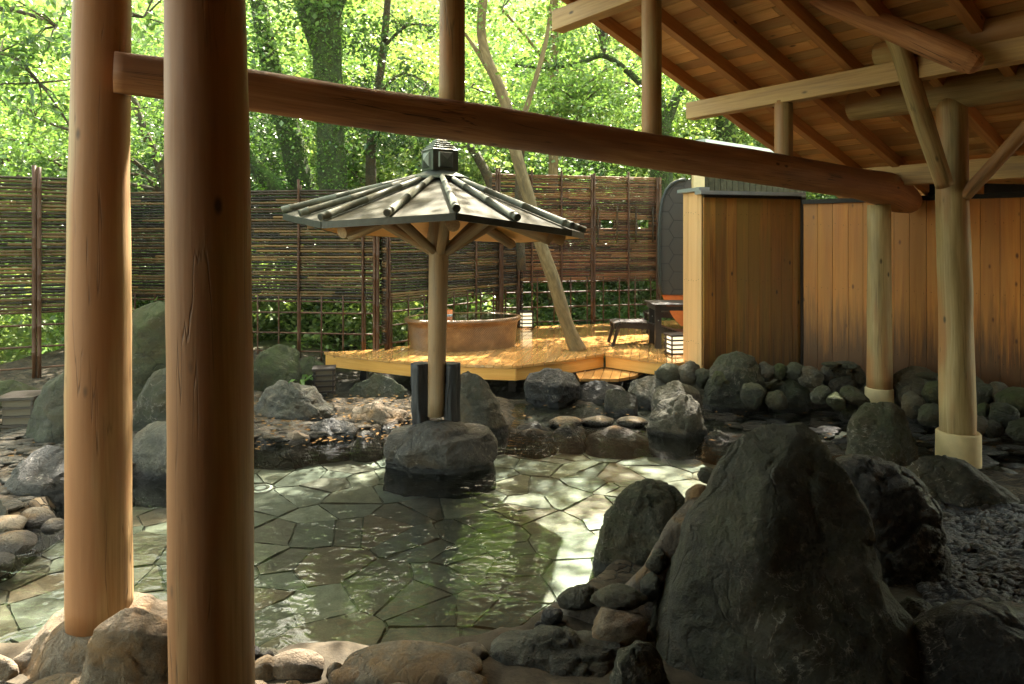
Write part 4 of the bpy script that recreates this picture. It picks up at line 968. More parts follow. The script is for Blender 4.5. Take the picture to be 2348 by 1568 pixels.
# ------------------------------------------------------------------ deck
ZD = .42
DP = [(743, 807), (768, 812), (944, 831), (1080, 836), (1183, 839), (1290, 826), (1386, 811), (1544, 833), (1592, 828)]
DPW = [G(a, b, ZD) for a, b in DP] + [Vector((2.75, 9.9, ZD)), Vector((6, 13, ZD)), Vector((5.0, 15.5, ZD)), Vector((W2(1500, 14.5)[0], 14.5, ZD)), Vector((W2(1200, 13.6)[0], 13.6, ZD)), Vector((W2(1120, 12.7)[0], 12.6, ZD)), Vector((W2(880, 10.9)[0], 10.85, ZD))]
def plank_deck(polys, ang, bw, z, th, name, parent, mat='deck'):
    mb = MB(); dirn = Vector((math.cos(ang), math.sin(ang), 0)); nr = Vector((-dirn.y, dirn.x, 0))
    for poly in polys:
        cs = [p.dot(nr) for p in poly]; c = math.floor(min(cs) / bw) * bw
        while c < max(cs):
            q = clip(clip(poly, nr, c + bw - .005), nr, c + .002, False)
            if len(q) >= 3:
                # break the board lengthwise now and then
                off = random.uniform(0, 50); n0 = len(q)
                top = [Vector((p.x, p.y, z)) for p in q]; bot = [Vector((p.x, p.y, z - th)) for p in q]
                area = sum(q[i].x * q[(i + 1) % n0].y - q[(i + 1) % n0].x * q[i].y for i in range(n0))
                if abs(area) > 1e-4:
                    idx = list(range(n0)); 
                    if area < 0: idx = idx[::-1]
                    lcs = [(p.dot(nr) + off, off, p.dot(dirn) + off) for p in q]
                    fs = [idx, [n0 + i for i in idx[::-1]]]
                    for i in range(n0):
                        a, b_ = idx[i], idx[(i + 1) % n0]; fs.append([b_, a, a + n0, b_ + n0])
                    mb.add(top + bot, fs, lcs + [(l[0], l[1] + th, l[2]) for l in lcs], False)
            c += bw
    return mb.build(name, M[mat], parent)
dk = thing('wooden_deck', (1, 11, .2), 'glossy wet honey-coloured wooden deck holding the oval tub', 'deck')
kk = DPW[6]; left_poly = DPW[:7] + [Vector((kk.x + .35, 14.6, ZD))] + DPW[13:]; left_poly = DPW[:7] + [Vector((W2(1480, 14.4)[0], 14.4, ZD))] + DPW[13:]
right_poly = [DPW[6], DPW[7], DPW[8], DPW[9], DPW[10], DPW[11], DPW[12], Vector((W2(1480, 14.4)[0], 14.4, ZD))]
plank_deck([left_poly, right_poly], R(78), .13, ZD, .035, 'deck_boards', dk)
mb = MB()
for i in range(0, 7):
    a, b_ = DPW[i], DPW[i + 1]; dn = (b_ - a).normalized(); nn = Vector((-dn.y, dn.x, 0))
    mb.beam(a + nn * .04 + Vector((0, 0, -.125)), b_ + nn * .04 + Vector((0, 0, -.125)), .03, .16)
mb.build('fascia', M['deck_edge'], dk)
for (x, y) in ((-2.3, 10.6), (-1.2, 10), (0, 9.9), (1.2, 10.8), (2.1, 10.1), (0, 12), (2.2, 12), (-1, 11.3)):
    mb = MB(); mb.beam((x, y, -.1), (x, y, .37), .1, .1, up=(0, 1, 0)); mb.build('support_post', M['black_wood'], dk)
SP = [G(a, b, .2) for a, b in [(1319, 854), (1328, 868), (1415, 869), (1457, 861), (1475, 850), (1386, 840)]]
st = thing('deck_step', SP[0] - Vector((0, 0, .1)), 'low wooden step platform tucked under the deck notch', 'step')
plank_deck([SP], R(78), .13, .2, .04, 'step_boards', st)

# ------------------------------------------------------------------ oval tub
tub = thing('oval_tub', (-.75, 11.05, ZD), 'large oval glazed ceramic tub brimming with water on the deck', 'tub')
tc = Vector((-.79, 11.1, 0)); trot = R(14)
def ell(a, b_, z, n=64):
    out = []
    for k in range(n):
        an = 2 * math.pi * k / n; x, y = a * math.cos(an), b_ * math.sin(an)
        out.append(Vector((tc.x + x * math.cos(trot) - y * math.sin(trot), tc.y + x * math.sin(trot) + y * math.cos(trot), z)))
    return out
TR = [(.855, .53, ZD - .01), (.86, .54, ZD + .03), (.875, .555, ZD + .18), (.89, .57, ZD + .34), (.905, .58, ZD + .41), (.935, .61, ZD + .42), (.955, .63, ZD + .445), (.955, .63, ZD + .47), (.935, .61, ZD + .49), (.905, .58, ZD + .49), (.88, .555, ZD + .47), (.85, .52, ZD + .2), (.5, .3, ZD + .03)]
mb = MB(); vs = []; fs = []
for (a, b_, z) in TR: vs += ell(a, b_, z)
for i in range(len(TR) - 1):
    for k in range(64): k2 = (k + 1) % 64; fs.append([i * 64 + k, i * 64 + k2, (i + 1) * 64 + k2, (i + 1) * 64 + k])
fs.append([(len(TR) - 1) * 64 + k for k in range(64)])
mb.add(vs, fs)
m, nt, p = newmat('glazed_ceramic'); b = NB(nt); lc = b.n('Attribute', attribute_name='lc').outputs['Vector']
n1 = b.noise(lc, 4, 6, .7); c = b.ramp(n1, [(.35, (.11, .055, .022)), (.55, (.19, .10, .04)), (.7, (.28, .165, .075))]); link(nt, c, p.inputs[0])
wv = b.n('TexWave', {'Vector': b.n('Mapping', {'Vector': lc, 'Rotation': (0, .6, 0)}).outputs[0], 'Scale': 14, 'Distortion': 3, 'Detail': 2}).outputs['Color']
link(nt, b.bump(wv, .5, .012), p.inputs['Normal']); p.inputs['Roughness'].default_value = .3
M['ceramic'] = m
mb.build('basin', m, tub)
mb = MB(); mb.add([tc + Vector((0, 0, ZD + .482))] + ell(.905, .575, ZD + .482), [[0, 1 + k, 1 + (k + 1) % 64] for k in range(64)]); mb.build('tub_water', M['tubwater'], tub)
# wooden bucket on the tub's far rim side
bkt = thing('wooden_bucket', W(1028, 735, 11.9), 'small orange-brown wooden bucket standing on the tub rim behind the post', 'bucket')
c0 = W(1026, 738, 11.35)
mb = MB(); mb.tube([c0, c0 + Vector((0, 0, .2))], [.075, .085], 18); mb.build('staves', M['orange_wood'], bkt)
mb = MB(); mb.tube([c0 + Vector((0, 0, .10)), c0 + Vector((0, 0, .135))], [.0825, .084], 18); mb.build('hoop', M['cap_grey'], bkt)

# ------------------------------------------------------------------ paper lanterns
def emis(name, col, st_):
    m, nt, p = newmat(name); p.inputs['Base Color'].default_value = (.85, .8, .68, 1); p.inputs['Emission Color'].default_value = (*col, 1); p.inputs['Emission Strength'].default_value = st_; return m
M['paper_lit'] = emis('lit_paper', (1, .82, .5), .14); M['paper_off'] = plain('aged_paper', (.12, .10, .07), .8, 0, 5, .1, .02)
def lantern(c, w_, h_, lit, label, rot=.2, slats=4):
    t = thing('floor_lantern', c, label, 'lantern', 'slatted floor lanterns')
    c = Vector(c); ex = Vector((math.cos(rot), math.sin(rot), 0)); ey = Vector((-ex.y, ex.x, 0)); Z = Vector((0, 0, 1))
    mb = MB(); mb.beam(c + Z * .03, c + Z * (h_ - .03), w_ * .8, w_ * .8, up=ey); mb.build('paper_shade', M['paper_lit' if lit else 'paper_off'], t)
    mb = MB()
    for i in (-1, 1):
        for j in (-1, 1): q = c + ex * (i * w_ * .46) + ey * (j * w_ * .46); mb.beam(q, q + Z * (h_ * .98), .018, .018, up=ey)
    for k in range(slats + 1):
        z = h_ * (.10 + .86 * k / slats)
        for j in (-1, 1):
            q = c + ey * (j * w_ * .5) + Z * z; mb.beam(q - ex * w_ * .55, q + ex * w_ * .55, .02, .022)
            q = c + ex * (j * w_ * .5) + Z * z; mb.beam(q - ey * w_ * .55, q + ey * w_ * .55, .02, .022)
    mb.build('slat_frame', M['black_wood'], t)
    mb = MB(); mb.beam(c + Z * (h_ - .02), c + Z * (h_ + .005), w_ * 1.12, w_ * 1.12, up=ey); mb.build('lid', M['black_wood'], t)
lantern(W(1206, 752, 13.3), .23, .33, True, 'lit white slatted floor lantern behind the right end of the oval tub')
lantern(G(1549, 813, ZD), .25, .31, True, 'glowing slatted floor lantern against the bright wall corner')
lantern((W(743, 898, 9.0).x, 9.0, .14), .26, .33, False, 'small unlit dark slatted lantern beneath the deck tip')
lantern((W(52, 1000, 7.2).x, 7.2, .1), .33, .42, False, 'large unlit dark slatted lantern at the left behind the tall brownish boulder')

# ------------------------------------------------------------------ table and loungers
def slat_seat(mb, pts, wdt, perp, n, th=.025):
    for i in range(len(pts) - 1):
        a, b_ = pts[i], pts[i + 1]; L = (b_ - a).length; k = max(1, round(L / .085)); dn = (b_ - a).normalized(); nr = perp.cross(dn).normalized()
        for j in range(k):
            c = a.lerp(b_, (j + .5) / k); mb.beam(c - perp * wdt / 2, c + perp * wdt / 2, L / k - .008, th, up=nr if nr.z > 0 else -nr)
tb = thing('slatted_table', G(1535, 800, ZD), 'high black slatted garden table beside the bright wall corner', 'table')
tc1 = W(1486, 697, 11.2); tc1.z = ZD + .70
ex = Vector((1, .0, 0)); ey = Vector((0, 1, 0))
mb = MB()
for k in range(7): q = tc1 + ey * (.11 * k - .35); mb.beam(q, q + ex * 1.3, .095, .028)
mb.build('table_top', M['black_wood'], tb, bevel=.003)
mb = MB(); mb.beam(tc1 + Vector((.06, -.36, -.06)), tc1 + Vector((.06, .36, -.06)), .03, .07); mb.beam(tc1 + Vector((1.2, -.36, -.06)), tc1 + Vector((1.2, .36, -.06)), .03, .07); mb.beam(tc1 + Vector((.06, -.33, -.06)), tc1 + Vector((1.2, -.33, -.06)), .03, .07)
mb.build('apron', M['black_wood'], tb)
for (x, y) in ((.09, -.32), (.12, .3), (1.2, -.3), (1.2, .3)):
    q = tc1 + Vector((x, y, 0)); mb = MB(); mb.beam(Vector((q.x, q.y, ZD)), Vector((q.x, q.y, ZD + .685)), .10, .05, up=(0, 1, 0)); lg = mb.build('leg', M['black_wood'], tb)
    mb = MB(); mb.tube([Vector((q.x, q.y - .03, ZD + .45)), Vector((q.x, q.y - .045, ZD + .45))], .01, 8); mb.build('bolt', M['cap_grey'], lg)
def lounger(o_, k, label, flip=1):
    t = thing('slatted_chair', o_, label, 'chair', 'black slatted chairs round the table')
    o_ = Vector(o_); X = Vector((k, 0, 0)); perp = Vector((0, 1, 0)); wd = .5
    prof = [o_ + X * 0 + Vector((0, 0, .36)), o_ + X * .12 + Vector((0, 0, .385)), o_ + X * .55 + Vector((0, 0, .37)), o_ + X * .8 + Vector((0, 0, .30)), o_ + X * 1.1 + Vector((0, 0, .21)), o_ + X * 1.3 + Vector((0, 0, .2))]
    mb = MB(); slat_seat(mb, prof, wd, perp, 12); mb.build('seat', M['black_wood'], t)
    for s in (-1, 1):
        mb = MB()
        for i in range(len(prof) - 1): mb.beam(prof[i] + perp * (s * (wd / 2 - .03)) - Vector((0, 0, .05)), prof[i + 1] + perp * (s * (wd / 2 - .03)) - Vector((0, 0, .05)), .03, .085)
        mb.build('side_rail', M['black_wood'], t)
        for (x0, x1) in ((.08, -.02), (1.15, 1.28)):
            mb = MB(); q = perp * (s * (wd / 2 + .0)); mb.beam(o_ + X * x0 + q + Vector((0, 0, .34 if x0 < 1 else .2)), o_ + X * x1 + q, .05, .03, up=perp); mb.build('leg', M['black_wood'], t)
    bk0 = prof[-1]; mb = MB(); slat_seat(mb, [bk0, bk0 + X * .25 + Vector((0, 0, .55))], wd, perp, 6); mb.build('backrest', M['black_wood'], t)
lounger((W(1402, 790, 11.35).x, 11.35, ZD), 1.0, 'black slatted low lounge chair with its foot end left of the table leg')
lounger((W(1480, 760, 12.9).x, 12.9, ZD), 1.0, 'farther black slatted chair seen behind the table top')

# ------------------------------------------------------------------ parasol roof on its post
um = thing('umbrella_shelter', W(1010, 945, 6.75), 'octagonal metal-ribbed umbrella roof on one wooden post in the pool', 'umbrella roof')
UX, UY = W(1008, 550, 6.75).x, 6.75
apex = Vector((UX, UY, 2.80)); RR = 1.47; UMO = 0
cz = [2.40, 2.30, 2.36, 2.24, 2.22, 2.17, 2.21, 2.27]
ang0 = [-79 + 45 * i for i in range(8)]
def upos(phi, r): return Vector((UX + r * math.sin(R(phi)), UY - r * math.cos(R(phi)), 0))
cor = []
for i in range(8):
    p = upos(ang0[i], RR); p.z = cz[i]; cor.append(p)
topr = [apex.lerp(c, .1) for c in cor]
mb = MB(); vs = topr + cor; fs = [[i, 8 + i, 8 + (i + 1) % 8, (i + 1) % 8] for i in range(8)]
mb.add(vs, fs, None, False); mb.build('roof_sheets', M['roof_sheet'], um).modifiers.new('s', 'SOLIDIFY').thickness = .02
mb = MB()
for i in range(8):
    a, b_ = cor[i], cor[(i + 1) % 8]; mb.beam(a + Vector((0, 0, -.03)), b_ + Vector((0, 0, -.03)), .03, .055)
mb.build('eave_edge', M['edge_dark'], um)
mb = MB(); inn = [Vector((UX, UY, 2.62)).lerp(c - Vector((0, 0, .06)), 1) for c in cor]; ap = Vector((UX, UY, 2.56))
vs = [ap] + [ap.lerp(c, .985) for c in inn]
for i in range(8):
    mb.add([ap, vs[1 + i], vs[1 + (i + 1) % 8]], [[0, 2, 1]], [(0, 0, 0), (1.3 + i, 0, -.5), (1.3 + i, 0, .5)], False)
mb.build('soffit_boards', M['deck_edge'], um)
for i in range(16):
    phi = ang0[0] + 22.5 * i; k = i // 2
    if i % 2 == 0: e = cor[k].copy(); ext = 1.015
    else: e = (cor[k] + cor[(k + 1) % 8]) / 2; ext = 1.015
    a = apex + Vector((0, 0, .03)); e2 = a.lerp(e + Vector((0, 0, .04)), ext); s0 = a.lerp(e2, .10)
    mb = MB(); pts = []; rs = []
    for q, r in ((0, .025), (.3, .027), (.301, .030), (.31, .030), (.311, .027), (.62, .029), (.621, .032), (.63, .032), (.631, .029), (.93, .031), (.931, .035), (.95, .035), (.951, .032), (.985, .032), (1, .033)):
        pts.append(s0.lerp(e2, q)); rs.append(r)
    mb.tube(pts, rs, 14); rbj = mb.build('roof_rib', M['copper'], um)
    dn = (e2 - s0).normalized(); mb = MB(); mb.tube([e2 - dn * .02, e2 + dn * .004], [.026, .026], 14); mb.build('rib_end', M['edge_dark'], rbj)
# cap and finial
mb = MB(); 
def ngon(r, z, n=8, ph=-79): return [Vector((UX + r * math.sin(R(ph + 360 / n * i)), UY - r * math.cos(R(ph + 360 / n * i)), z)) for i in range(n)]
def stack(mb, rings):
    vs = []; fs = []; n = len(rings[0])
    for r in rings: vs += r
    for i in range(len(rings) - 1):
        for k in range(n): k2 = (k + 1) % n; fs.append([i * n + k, i * n + k2, (i + 1) * n + k2, (i + 1) * n + k])
    fs.append(list(range(n))[::-1]); fs.append([(len(rings) - 1) * n + k for k in range(n)]); mb.add(vs, fs, None, False)
stack(mb, [ngon(.30, 2.745), ngon(.30, 2.765), ngon(.14, 2.83), ngon(.12, 2.84)]); mb.build('ridge_cap', M['verdigris'], um)
fin = MB(); q4 = lambda r, z: ngon(r * 1.13, z, 4, -14)
stack(fin, [q4(.165, 2.82), q4(.17, 2.835), q4(.17, 2.84), q4(.17, 3.02), q4(.175, 3.03), q4(.15, 3.045), q4(.15, 3.06), q4(.125, 3.068), q4(.125, 3.083), q4(.10, 3.09), q4(.10, 3.105), q4(.075, 3.112), q4(.075, 3.125), q4(.02, 3.16)])
fo = fin.build('finial', M['verdigris'], um, bevel=.003)
cn = ngon(.192, 0, 4, -14)
for i in range(4):
    a, b_ = cn[i], cn[(i + 1) % 4]; md = (a + b_) / 2; ex_ = (b_ - a).normalized(); nn = (md - Vector((UX, UY, 0))).normalized()
    c = md + Vector((0, 0, 2.93)); hw = .078; mb = MB()
    P4 = [c + ex_ * (i1 * hw) + Vector((0, 0, j1 * hw)) + nn * .001 for i1, j1 in ((-1, -1), (1, -1), (1, 1), (-1, 1))]; P5 = [c + (p_ - c) * .86 + nn * .014 for p_ in P4]
    mb.add(P4 + P5 + [c + nn * .04], [[0, 1, 5, 4], [1, 2, 6, 5], [2, 3, 7, 6], [3, 0, 4, 7], [4, 5, 8], [5, 6, 8], [6, 7, 8], [7, 4, 8]], None, False); mb.build('pyramid_boss', M['verdigris'], fo)
def ulog(name, a, b_, r0, r1, mat='log_grey', n=18):
    a, b_ = Vector(a), Vector(b_); mb = MB(); mb.tube([a.lerp(b_, i / 12) for i in range(13)], [r0 + (r1 - r0) * i / 12 for i in range(13)], n, True, .28 if mat == 'burnt' else .04); return mb.build(name, M[mat], um)
ulog('post', W(999, 954, 6.68), (UX, UY, 2.6), .083, .104, n=24)
ulog('burnt_stub', W(963, 975, 6.70), W(963, 832, 6.70), .088, .088, 'burnt', 44)
ulog('burnt_stub', W(1035, 975, 6.71), W(1036, 832, 6.71), .078, .078, 'burnt', 44)
M['stone_post'] = M['rock_grey']
for phi in (-34, 11, 56, 101, 146, 191, 236, 281):
    top = upos(phi + 0, .62); top.z = 2.36; bot = upos(phi, .075); bot.z = 2.03; ulog('brace', bot, top, .042, .048)
for phi in (-34, 11, 56, 101, 146, 191, 236, 281):
    a = upos(phi, .1); a.z = 2.53; k = ang0.index(phi) if phi in ang0 else 0
    e = cor[k] if phi in ang0 else cor[0]; e = Vector((UX + (e.x - UX) * .86, UY + (e.y - UY) * .86, a.z + (e.z - .12 - a.z) * .9)); ulog('rafter', a, e, .045, .055)

# ------------------------------------------------------------------ trees
def leaf_arrays(centers, n_per, sig, L, rs, droop=.35, flat=.5, w_=.42):
    n = len(centers) * n_per; c = np.repeat(centers, n_per, 0) + rs.normal(size=(n, 3)) * np.array(sig)
    yaw = rs.uniform(0, 2 * np.pi, n); pit = rs.normal(size=n) * flat - droop; rol = rs.normal(size=n) * flat
    l = L * rs.uniform(.6, 1.35, n)
    d = np.stack([np.cos(yaw) * np.cos(pit), np.sin(yaw) * np.cos(pit), np.sin(pit)], 1)
    s = np.stack([-np.sin(yaw), np.cos(yaw), np.zeros(n)], 1); up = np.cross(d, s)
    s = s * np.cos(rol)[:, None] + up * np.sin(rol)[:, None]
    nn = np.cross(d, s)
    v0 = c; v1 = c + d * (l * .45)[:, None] + s * (l * w_)[:, None] + nn * (l * .08)[:, None]; v2 = c + d * l[:, None]; v3 = c + d * (l * .45)[:, None] - s * (l * w_)[:, None] + nn * (l * .08)[:, None]
    return np.stack([v0, v1, v2, v3], 1).reshape(-1, 3)
LM = {'moss': leafmat('leaf_moss', (.04, .10, .012), (.14, .27, .035), .3), 'lime': leafmat('leaf_lime', (.065, .14, .028), (.18, .31, .075), .42), 'mid': leafmat('leaf_mid', (.035, .088, .022), (.12, .215, .055), .42),
      'deep': leafmat('leaf_deep', (.015, .04, .012), (.06, .12, .035), .35), 'yellow': leafmat('leaf_yellow', (.085, .155, .035), (.215, .30, .085), .42)}
def crown_mesh(name, seed, nc, n_per, rad, L, mat, center=(0, 0, 0), sig=(.42, .42, .16), shell=.35):
    rs = np.random.RandomState(seed); d = rs.normal(size=(nc, 3)); d /= np.linalg.norm(d, axis=1)[:, None]
    r = rs.uniform(shell, 1, nc) ** .6; c = d * r[:, None] * np.array(rad) * (1 + .25 * np.sin(d[:, :1] * 5 + seed) * np.cos(d[:, 1:2] * 4)) + np.array(center)
    co = leaf_arrays(c, n_per, sig, L, rs); return raw_mesh(name, co, np.arange(len(co)).reshape(-1, 4), LM[mat]), c
def place(me, name, parent, loc=(0, 0, 0), rz=0, sc=1):
    o = bpy.data.objects.new(name, me); COL.objects.link(o); o.parent = parent; o.location = loc; o.rotation_euler = (0, 0, rz); o.scale = (sc, sc, sc); return o
def tree_kind(seed, h, rad, nc, n_per, L, mat, tr=.16, wood_='bark', low=.35):
    cm, cc = crown_mesh('crown', seed, nc, n_per, rad, L, mat, (0, 0, h * .62))
    rnd_ = random.Random(seed); mb = MB(); top = Vector((rnd_.uniform(-.4, .4), rnd_.uniform(-.4, .4), h * .85))
    P = [Vector((0, 0, -.6)), Vector((rnd_.uniform(-.1, .1), 0, h * .25)), Vector((rnd_.uniform(-.3, .3), rnd_.uniform(-.2, .2), h * .5)), top]
    mb.tube([P[0], P[0].lerp(P[1], .5), P[1], P[1].lerp(P[2], .5), P[2], top], [tr * 1.2, tr, tr * .85, tr * .75, tr * .6, tr * .15], 10, True, .1)
    for k in range(14):
        c = Vector(cc[rnd_.randrange(len(cc))]); t = rnd_.uniform(.2, .9); a = P[1].lerp(top, t); m_ = a.lerp(c, .5) + Vector((0, 0, -.15)); mb.tube([a, m_, c], [tr * .3, tr * .18, .012], 6, False)
    tm = mb.build('trunk_proto', M[wood_], None, origin=(0, 0, 0)); td = tm.data; bpy.data.objects.remove(tm)
    return cm, td
def tree(kind, x, y, label, sc=1, rz=0, name='tree', z=None, group='forest trees beyond the bamboo fence'):
    zz = gz(x, y) if z is None else z
    t = thing(name, (x, y, zz), label, 'tree', group); place(kind[0], 'crown', t, (0, 0, 0), rz, sc); place(kind[1], 'trunk', t, (0, 0, 0), rz, sc); return t
K1 = tree_kind(1, 9, (3.0, 3.0, 3.6), 300, 75, .13, 'mid'); K2 = tree_kind(2, 10, (3.2, 3.0, 4.2), 300, 75, .13, 'lime'); K3 = tree_kind(3, 8, (2.6, 2.6, 3.4), 260, 75, .12, 'deep'); K4 = tree_kind(4, 11, (3.6, 3.2, 4.4), 320, 75, .14, 'yellow')
KK = [K1, K2, K3, K4]; kn = ['mid-green', 'lime-green', 'deep green', 'yellow-green']
spots = [(-13, 16, 1, 1.0, 'far left above the near fence panel'), (-9.5, 19, 0, 1.0, 'above the near left fence panel'), (-6.6, 15.5, 2, .85, 'between the left front pillar and the near one'), (-5.0, 21, 1, 1.1, 'behind the dark leaning branch'),
         (-2.6, 18.5, 3, .9, 'left of the thick mossy trunk'), (-.6, 22, 1, 1.1, 'right of the thick mossy trunk'), (1.6, 18, 0, .8, 'above the umbrella finial'), (3.0, 21.5, 1, 1.0, 'behind the slim curved trunk'),
         (5.2, 18.5, 3, .85, 'left of the roof gable'), (7.2, 21, 1, 1.05, 'under the roof gable edge'), (9.8, 19, 0, 1.0, 'behind the clapboard hut'), (12.5, 23, 1, 1.1, 'far behind the cedar wall'),
         (-17, 22, 3, 1.2, 'deep in the forest at the far left'), (-11, 26, 1, 1.25, 'farther back above the left fence'), (-6, 28, 3, 1.25, 'far back between the front pillars'), (-1, 29, 0, 1.3, 'far back above the umbrella roof'),
         (4, 29, 3, 1.25, 'far back left of the roof'), (9, 28, 1, 1.25, 'far back under the gable'), (15, 28, 3, 1.3, 'far back at the right'), (-15, 12.5, 0, .9, 'nearest one outside the left fence')]
for i, (x, y, k, s_, wh) in enumerate(spots): tree(KK[k], x, y, '%s leafy tree %s' % (kn[k], wh), s_, i * 1.3)
# leafy hillside mass
rs = np.random.RandomState(77); nC = 2600
hx = rs.uniform(-50, 50, nC); hy = rs.uniform(25, 62, nC); hz = ghi(np.stack([hx, hy], 1)) + rs.uniform(0, 5, nC)
co = leaf_arrays(np.stack([hx, hy, hz], 1), 60, (1.0, .8, .6), .34, rs, flat=.7)
o = bpy.data.objects.new('forest_foliage', raw_mesh('forest_foliage', co, np.arange(len(co)).reshape(-1, 4), LM['lime'])); COL.objects.link(o); tag(o, 'distant wooded hillside reading as one leafy mass', 'forest', None, 'stuff')
# low shrubs seen through the lattice
sm1, _ = crown_mesh('shrub_leaves', 31, 70, 60, (1.0, .8, .8), .085, 'yellow', (0, 0, .7), (.25, .25, .14)); sm2, _ = crown_mesh('shrub_leaves', 32, 70, 60, (.9, .8, .8), .08, 'mid', (0, 0, .7), (.25, .25, .14))
shs = [(-8.6, 11, 0, 'left of the near left fence panel'), (-7.6, 13, 0, 'behind the near left fence post'), (-6.4, 13.2, 1, 'behind the left front pillar'), (-4.8, 12.6, 0, 'behind the lattice beside the near pillar'), (-3.8, 13.4, 1, 'behind the middle of the square lattice'),
       (-2.9, 12.8, 0, 'behind the deck tip'), (-2.0, 14, 1, 'behind the left end of the tub'), (-1.1, 14.6, 0, 'behind the tub'), (-.2, 15.2, 0, 'behind the tub lantern'), (.9, 15.6, 1, 'behind the fence left of the leaning trunk'), (1.9, 15.8, 1, 'behind the fence right of the leaning trunk'), (3.0, 16.2, 1, 'behind the chairs'), (-9.8, 9.3, 1, 'at the left picture edge'),
       (-5.6, 15, 0, 'deep behind the long dark fence'), (-.6, 17, 0, 'deep behind the tub'), (-8.9, 15, 1, 'deep behind the near left fence')]
for i, (x, y, k, wh) in enumerate(shs):
    t = thing('shrub', (x, y, gz(x, y)), '%s shrub %s' % (('pale yellow-green', 'mid-green')[k], wh), 'shrub', 'shrubs behind the bamboo fence')
    place((sm1, sm2)[k], 'foliage', t, (0, 0, 0), i * 1.7, 1.15)
    mb = MB()
    for q in range(5): mb.tube([(x, y, gz(x, y) - .1), (x + random.uniform(-.2, .2), y + random.uniform(-.2, .2), gz(x, y) + .6), (x + random.uniform(-.7, .7), y + random.uniform(-.5, .5), gz(x, y) + 1.3)], [.018, .012, .005], 5, False)
    mb.build('stems', M['bark'], t)

def limb_tree(name, label, trunk, limbs, leaf_pts=None, mat='trunk_dark', leaf='mid', nper=60, sig=(.35, .35, .12), L=.1, seed=1, cat='tree', w_=.42, nclump=5, ivy=None):
    """trunk and limbs are lists of (point, radius)"""
    base = trunk[0][0]; t = thing(name, base, label, cat); mb = MB()
    def smooth(pr):
        P = [Vector(p) for p, r in pr]; Rr = [r for p, r in pr]; oP, oR = [], []
        for i in range(len(P) - 1):
            p0 = P[max(0, i - 1)]; p1, p2 = P[i], P[i + 1]; p3 = P[min(len(P) - 1, i + 2)]
            for k in range(5):
                u = k / 5; oP.append(.5 * ((2 * p1) + (p2 - p0) * u + (2 * p0 - 5 * p1 + 4 * p2 - p3) * u * u + (3 * p1 - p0 - 3 * p2 + p3) * u ** 3)); oR.append(Rr[i] * (1 - u) + Rr[i + 1] * u)
        return oP + [P[-1]], oR + [Rr[-1]]
    P, Rr = smooth(trunk); mb.tube(P, Rr, 24, True, .12); mb.build('trunk', M[mat], t)
    C = []; rs = np.random.RandomState(seed)
    for lb in limbs:
        P, Rr = smooth(lb); m2 = MB(); m2.tube(P, Rr, 10, True, .08); m2.build('limb', M[mat], t)
        if leaf_pts != 'none':
            for q in range(nclump): i = rs.randint(len(P) // 3, len(P)); C.append(np.array(P[i]) + rs.normal(size=3) * np.array([.35, .35, .2]))
    if isinstance(leaf_pts, (list, tuple)):
        for p, n, s in leaf_pts:
            for q in range(n): C.append(np.array(p) + rs.normal(size=3) * np.array(s))
    if C:
        C = np.array(C); co = leaf_arrays(C, nper, sig, L, rs, w_=w_); me = raw_mesh('crown', co - np.array(base), np.arange(len(co)).reshape(-1, 4), LM[leaf]); place(me, 'crown', t)
        # twigs joining clumps
        m3 = MB(); allp = [Vector(p) for lb in limbs for p, r in lb] or [Vector(trunk[-1][0])]
        for c in C[::2]:
            c = Vector(c); a = min(allp, key=lambda q: (q - c).length); m3.tube([a, a.lerp(c, .5) + Vector((0, 0, .06)), c], [.012, .008, .003], 5, False)
        m3.build('twigs', M['bark'], t)
    if ivy:
        rs2 = np.random.RandomState(seed + 5); P, Rr = smooth(trunk); cs = []
        for i in range(len(P)):
            for q in range(ivy):
                an = rs2.uniform(0, 6.28); r = Rr[i] * 1.02; cs.append(np.array(P[i]) + np.array([math.cos(an) * r, math.sin(an) * r, rs2.uniform(-.2, .2)]))
        co = leaf_arrays(np.array(cs), 9, (.04, .04, .07), .05, rs2, flat=.6); me = raw_mesh('moss_leaves', co - np.array(base), np.arange(len(co)).reshape(-1, 4), LM['moss']); place(me, 'moss_leaves', t)
    return t
Yt = 13.0
CAN = np.random.RandomState(404)
def shade_canopy(n, x0, x1, y0, y1, z0, z1): return [((CAN.uniform(x0, x1), CAN.uniform(y0, y1), CAN.uniform(z0, z1)), 3, (.35, .35, .15)) for _ in range(n)]  # out-of-frame leaf clumps added overhead to shade the pool and bank
limb_tree('mossy_tree', 'thick mossy trunk standing left of the umbrella roof behind the fence',
          [(W(772, 900, Yt), .42), (W(768, 700, Yt), .34), (W(764, 460, Yt), .27), (W(758, 300, Yt), .255), (W(752, 180, Yt), .27), (W(745, 60, Yt), .27), (W(735, -60, Yt), .25), (W(735, -300, Yt), .2)],
          [[(W(745, 140, Yt), .2), (W(712, 60, Yt), .16), (W(690, 0, Yt), .14), (W(660, -100, Yt), .1)], [(W(760, 60, Yt), .12), (W(800, -40, Yt), .1), (W(900, -160, Yt), .06)]],
          [(W(690, 5, Yt - .6), 6, (.3, .3, .2))] + shade_canopy(96, -7, 2.5, 10.2, 15.2, 8.6, 12.5) + shade_canopy(34, -3.6, .6, 14.6, 17.2, 9.5, 12), ivy=26, seed=3, nper=70)
